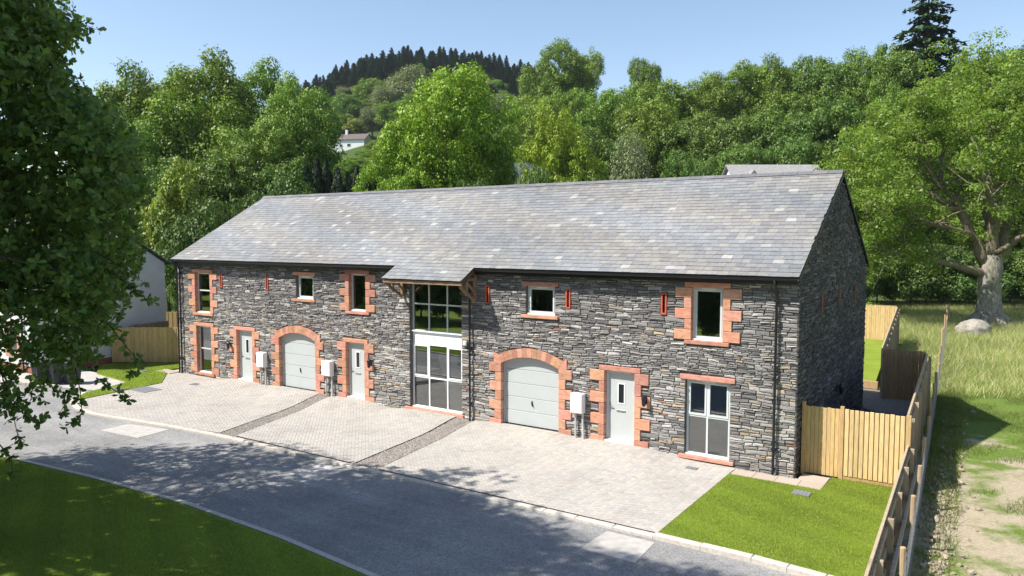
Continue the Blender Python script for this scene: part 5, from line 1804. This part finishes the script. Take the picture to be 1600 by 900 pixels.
MEA = [(.52, .46, .24), (.36, .40, .13), (.58, .51, .30), (.24, .33, .07), (.42, .42, .16)]
blades('meadow_grass', 'long pale seeding grass around the old oak', [(28.7, 13.5), (27.0, 30), (22.5, 31), (14, 66), (44, 68), (46, 30), (35, 17), (31, 14)], 130000, (.22), .55, .02, MEA, z=-.03, lean=.55, seed=44)
MG = [(.11, .18, .03), (.17, .22, .05), (.22, .22, .08)]
def patchy(x, y, r):
    v = np.sin(x * 1.7 + 1.3 * np.sin(y * .9)) + np.sin(y * 1.25 + x * .6) + .7 * np.sin(x * 4.1 - y * 2.7)
    return v + r.normal(size=len(x)) * .35 > .95 - 1.9 * sstep(0, 14, y)
blades('field_grass', 'patchy grass tufts on the dry soil track', [(31.6, -9), (30.9, 5), (30.2, 15), (42, 22), (46, -8)], 80000, .04, .15, .014, MG, z=-.03, lean=.6, seed=45, mask=patchy)
blades('fence_weeds', 'dark rank weeds along the foot of the wire fence', [(31.35, -9), (30.75, 3), (30.1, 14), (30.9, 16), (31.5, 6), (31.95, -3), (32.1, -9)], 14000, .05, .28, .016, MG, z=-.03, lean=.5, seed=46, mask=lambda x, y, r: r.random(len(x)) < sstep(-4, 14, y) * .9 + .1)
# clods along the fence foot
r = np.random.default_rng(8)
cl = MB()
for i in range(420):
    y = r.uniform(-8, 12); x = 31.45 - .056 * (y + 6) + abs(r.normal()) * .35 + .1
    s_ = r.uniform(.02, .075)
    v = rdirs(r, 6) * s_
    cl.tube([(x, y, -.05), (x + v[0, 0], y + v[0, 1], -.03 + s_ * .6), (x + v[1, 0], y + v[1, 1], -.03 + s_ * 1.1)], [s_ * 1.2, s_, s_ * .3], 6, col=tuple(np.array((.34, .28, .20)) * r.uniform(.7, 1.15)))
tag(cl.build('soil_clods', M['pebble']), 'loose soil clods and stones along the wire fence', 'soil', kind='stuff')

# ------------------------------------------------------------------ far houses
def far_house(name, label, c, ux, length, depth, wallh, roofh, wall, roofm, wins=(), chimney=None, dormer=None):
    """c: base centre; ux: unit vector along the ridge"""
    t = empty(name, tuple(c), label, 'house')
    ux = np.array([ux[0], ux[1], 0.0]); uy = np.array([-ux[1], ux[0], 0.0])
    P = lambda a, b, z: np.array(c) + ux * a + uy * b + np.array([0, 0, z])
    l, d = length / 2, depth / 2
    m = MB()
    for b in (-d, d): m.poly([P(-l, b, -2), P(l, b, -2), P(l, b, wallh), P(-l, b, wallh)])
    for a in (-l, l): m.poly([P(a, -d, -2), P(a, d, -2), P(a, d, wallh), P(a, 0, wallh + roofh), P(a, -d, wallh)])
    m.build('wall', wall, t)
    m = MB(); o = .35
    k = roofh / d
    for s_ in (-1, 1):
        q = [P(-l - o, s_ * (d + o), wallh - o * k + .03), P(l + o, s_ * (d + o), wallh - o * k + .03), P(l + o, 0, wallh + roofh + .03), P(-l - o, 0, wallh + roofh + .03)]
        q2 = [v + np.array([0, 0, .14]) for v in q]
        m.raw(q + q2, [(0, 1, 2, 3), (7, 6, 5, 4), (0, 4, 5, 1), (1, 5, 6, 2), (2, 6, 7, 3), (3, 7, 4, 0)])
    rf = m.build('roof', roofm, t)
    for (a, z, w_, h_) in wins:
        m = MB()
        q0, q1 = P(a - w_ / 2, -d - .05, z), P(a + w_ / 2, -d - .05, z)
        m.raw([q0, q1, q1 + (0, 0, h_), q0 + (0, 0, h_)] + [v + uy * .3 for v in (q0, q1, q1 + (0, 0, h_), q0 + (0, 0, h_))], [(0, 1, 2, 3), (0, 4, 5, 1), (1, 5, 6, 2), (2, 6, 7, 3), (3, 7, 4, 0)])
        wn = m.build('window', M['white'], t)
        q0, q1 = P(a - w_ / 2 + .1, -d - .07, z + .1), P(a + w_ / 2 - .1, -d - .07, z + .1)
        m = MB(); m.poly([q0, q1, q1 + (0, 0, h_ - .2), q0 + (0, 0, h_ - .2)]); m.build('pane', M['darkglass'], wn)
    if chimney:
        a, w_ = chimney
        q = [P(a - w_, -.4, wallh + roofh - .6), P(a + w_, -.4, wallh + roofh - .6), P(a + w_, .4, wallh + roofh - .6), P(a - w_, .4, wallh + roofh - .6)]
        q2 = [v + np.array([0, 0, 2.0]) for v in q]
        m = MB(); m.raw(q + q2, [(4, 5, 6, 7), (0, 1, 5, 4), (1, 2, 6, 5), (2, 3, 7, 6), (3, 0, 4, 7)])
        m.build('chimney', M['farwhite'], rf)
    if dormer is not None:
        a = dormer
        zt = wallh + roofh
        m = MB()
        y0 = -d * .75
        zb_ = wallh + roofh * .25
        m.poly([P(a - .75, y0, zb_), P(a + .75, y0, zb_), P(a, y0, zb_ + .95)])
        m.build('dormer_gable', M['farwhite'], rf)
        m = MB()
        for s_ in (-1, 1):
            q = [P(a + s_ * 1.0, y0 - .12, zb_ - .2), P(a, y0 - .12, zb_ + 1.05), P(a, y0 + 1.9, zb_ + 1.05), P(a + s_ * 1.0, y0 + .6, zb_ - .2)]
            m.raw(q + [v - np.array([0, 0, .09]) for v in q], [(0, 1, 2, 3), (4, 7, 6, 5), (0, 4, 5, 1), (1, 5, 6, 2), (2, 6, 7, 3), (3, 7, 4, 0)])
        m.build('dormer_roof', M['roofgrey'], rf)
b0 = at(545, 247, 232)
far_house('far_house', 'distant white house with brown roof among hillside trees', b0, (CR[0] * .98 + CF[0] * -.2, CR[1] * .98 + CF[1] * -.2), 13, 7, 5.2, 1.9, M['farwhite'], M['roofbrown'], [(-3.6, 2.9, 1.8, 1.3), (-1.0, 2.9, 1.0, 1.0), (2.2, .5, 1.6, 1.2), (-2.5, .5, .7, 1.0), (-1.2, .5, .6, 1.0), (1.6, 3.0, 1.2, 1.0)], chimney=(-.5, .35))
b1 = at(812, 300, 88); b1[2] = float(terrain(b1[0], b1[1]))
zr = float(at(812, 252, 88)[2]) - b1[2]
far_house('grey_roofed_house', 'white gabled house half hidden by leaves over the ridge', b1, (CF[0], CF[1]), 8, 8, zr - 3.0, 3.0, M['farwhite'], M['roofgrey'], chimney=(1.5, .3))
b2 = at(895, 300, 84); b2[2] = float(terrain(b2[0], b2[1]))
zr = float(at(895, 262, 84)[2]) - b2[2]
far_house('grey_roofed_house', 'pale roofed house glimpsed under the bright tree', b2, (CF[0] * .8 + CR[0] * .6, CF[1] * .8 + CR[1] * .6), 7, 7, zr - 2.6, 2.6, M['farwhite'], M['roofgrey'])
b3 = at(1205, 300, 80); b3[2] = float(terrain(b3[0], b3[1]))
zr = float(at(1205, 260, 80)[2]) - b3[2]
far_house('slate_roofed_house', 'low grey roof with a tiny gable behind the barn ridge', b3, (CR[0], CR[1]), 9.0, 7, zr - 2.2, 2.2, M['farwhite'], M['roofgrey'], dormer=-2.7)
for k_ in list(PR.values()):
    for kk in ('H', 'R'):
        if kk in k_: del k_[kk]
for o in bpy.data.objects:
    for kk in ('H', 'R'):
        if kk in o: del o[kk]

# ------------------------------------------------------------------ air
def haze():
    m = MB()
    vs = []
    for z in (-1.4, 130):
        for (u, q) in ((-900, -320), (900, -320), (900, 1580), (-900, 1580)):
            vs.append((CAM[0] + CR[0] * u * 1.02 + CF[0] * q, CAM[1] + CR[1] * u * 1.02 + CF[1] * q, z))
    m.raw(vs, [(3, 2, 1, 0), (4, 5, 6, 7), (0, 1, 5, 4), (1, 2, 6, 5), (2, 3, 7, 6), (3, 0, 4, 7)])
    mat = bpy.data.materials.new('air')
    mat.use_nodes = True
    t = mat.node_tree
    t.nodes.remove(t.nodes['Principled BSDF'])
    v = t.nodes.new('ShaderNodeVolumePrincipled')
    v.inputs['Color'].default_value = (0.80, 0.88, 1.0, 1)
    v.inputs['Density'].default_value = 0.00011
    v.inputs['Anisotropy'].default_value = 0.2
    t.links.new(v.outputs[0], t.nodes['Material Output'].inputs['Volume'])
    o = m.build('haze', mat)
    tag(o, 'thin blue summer haze over the distant hillside', 'haze', kind='stuff')
haze()
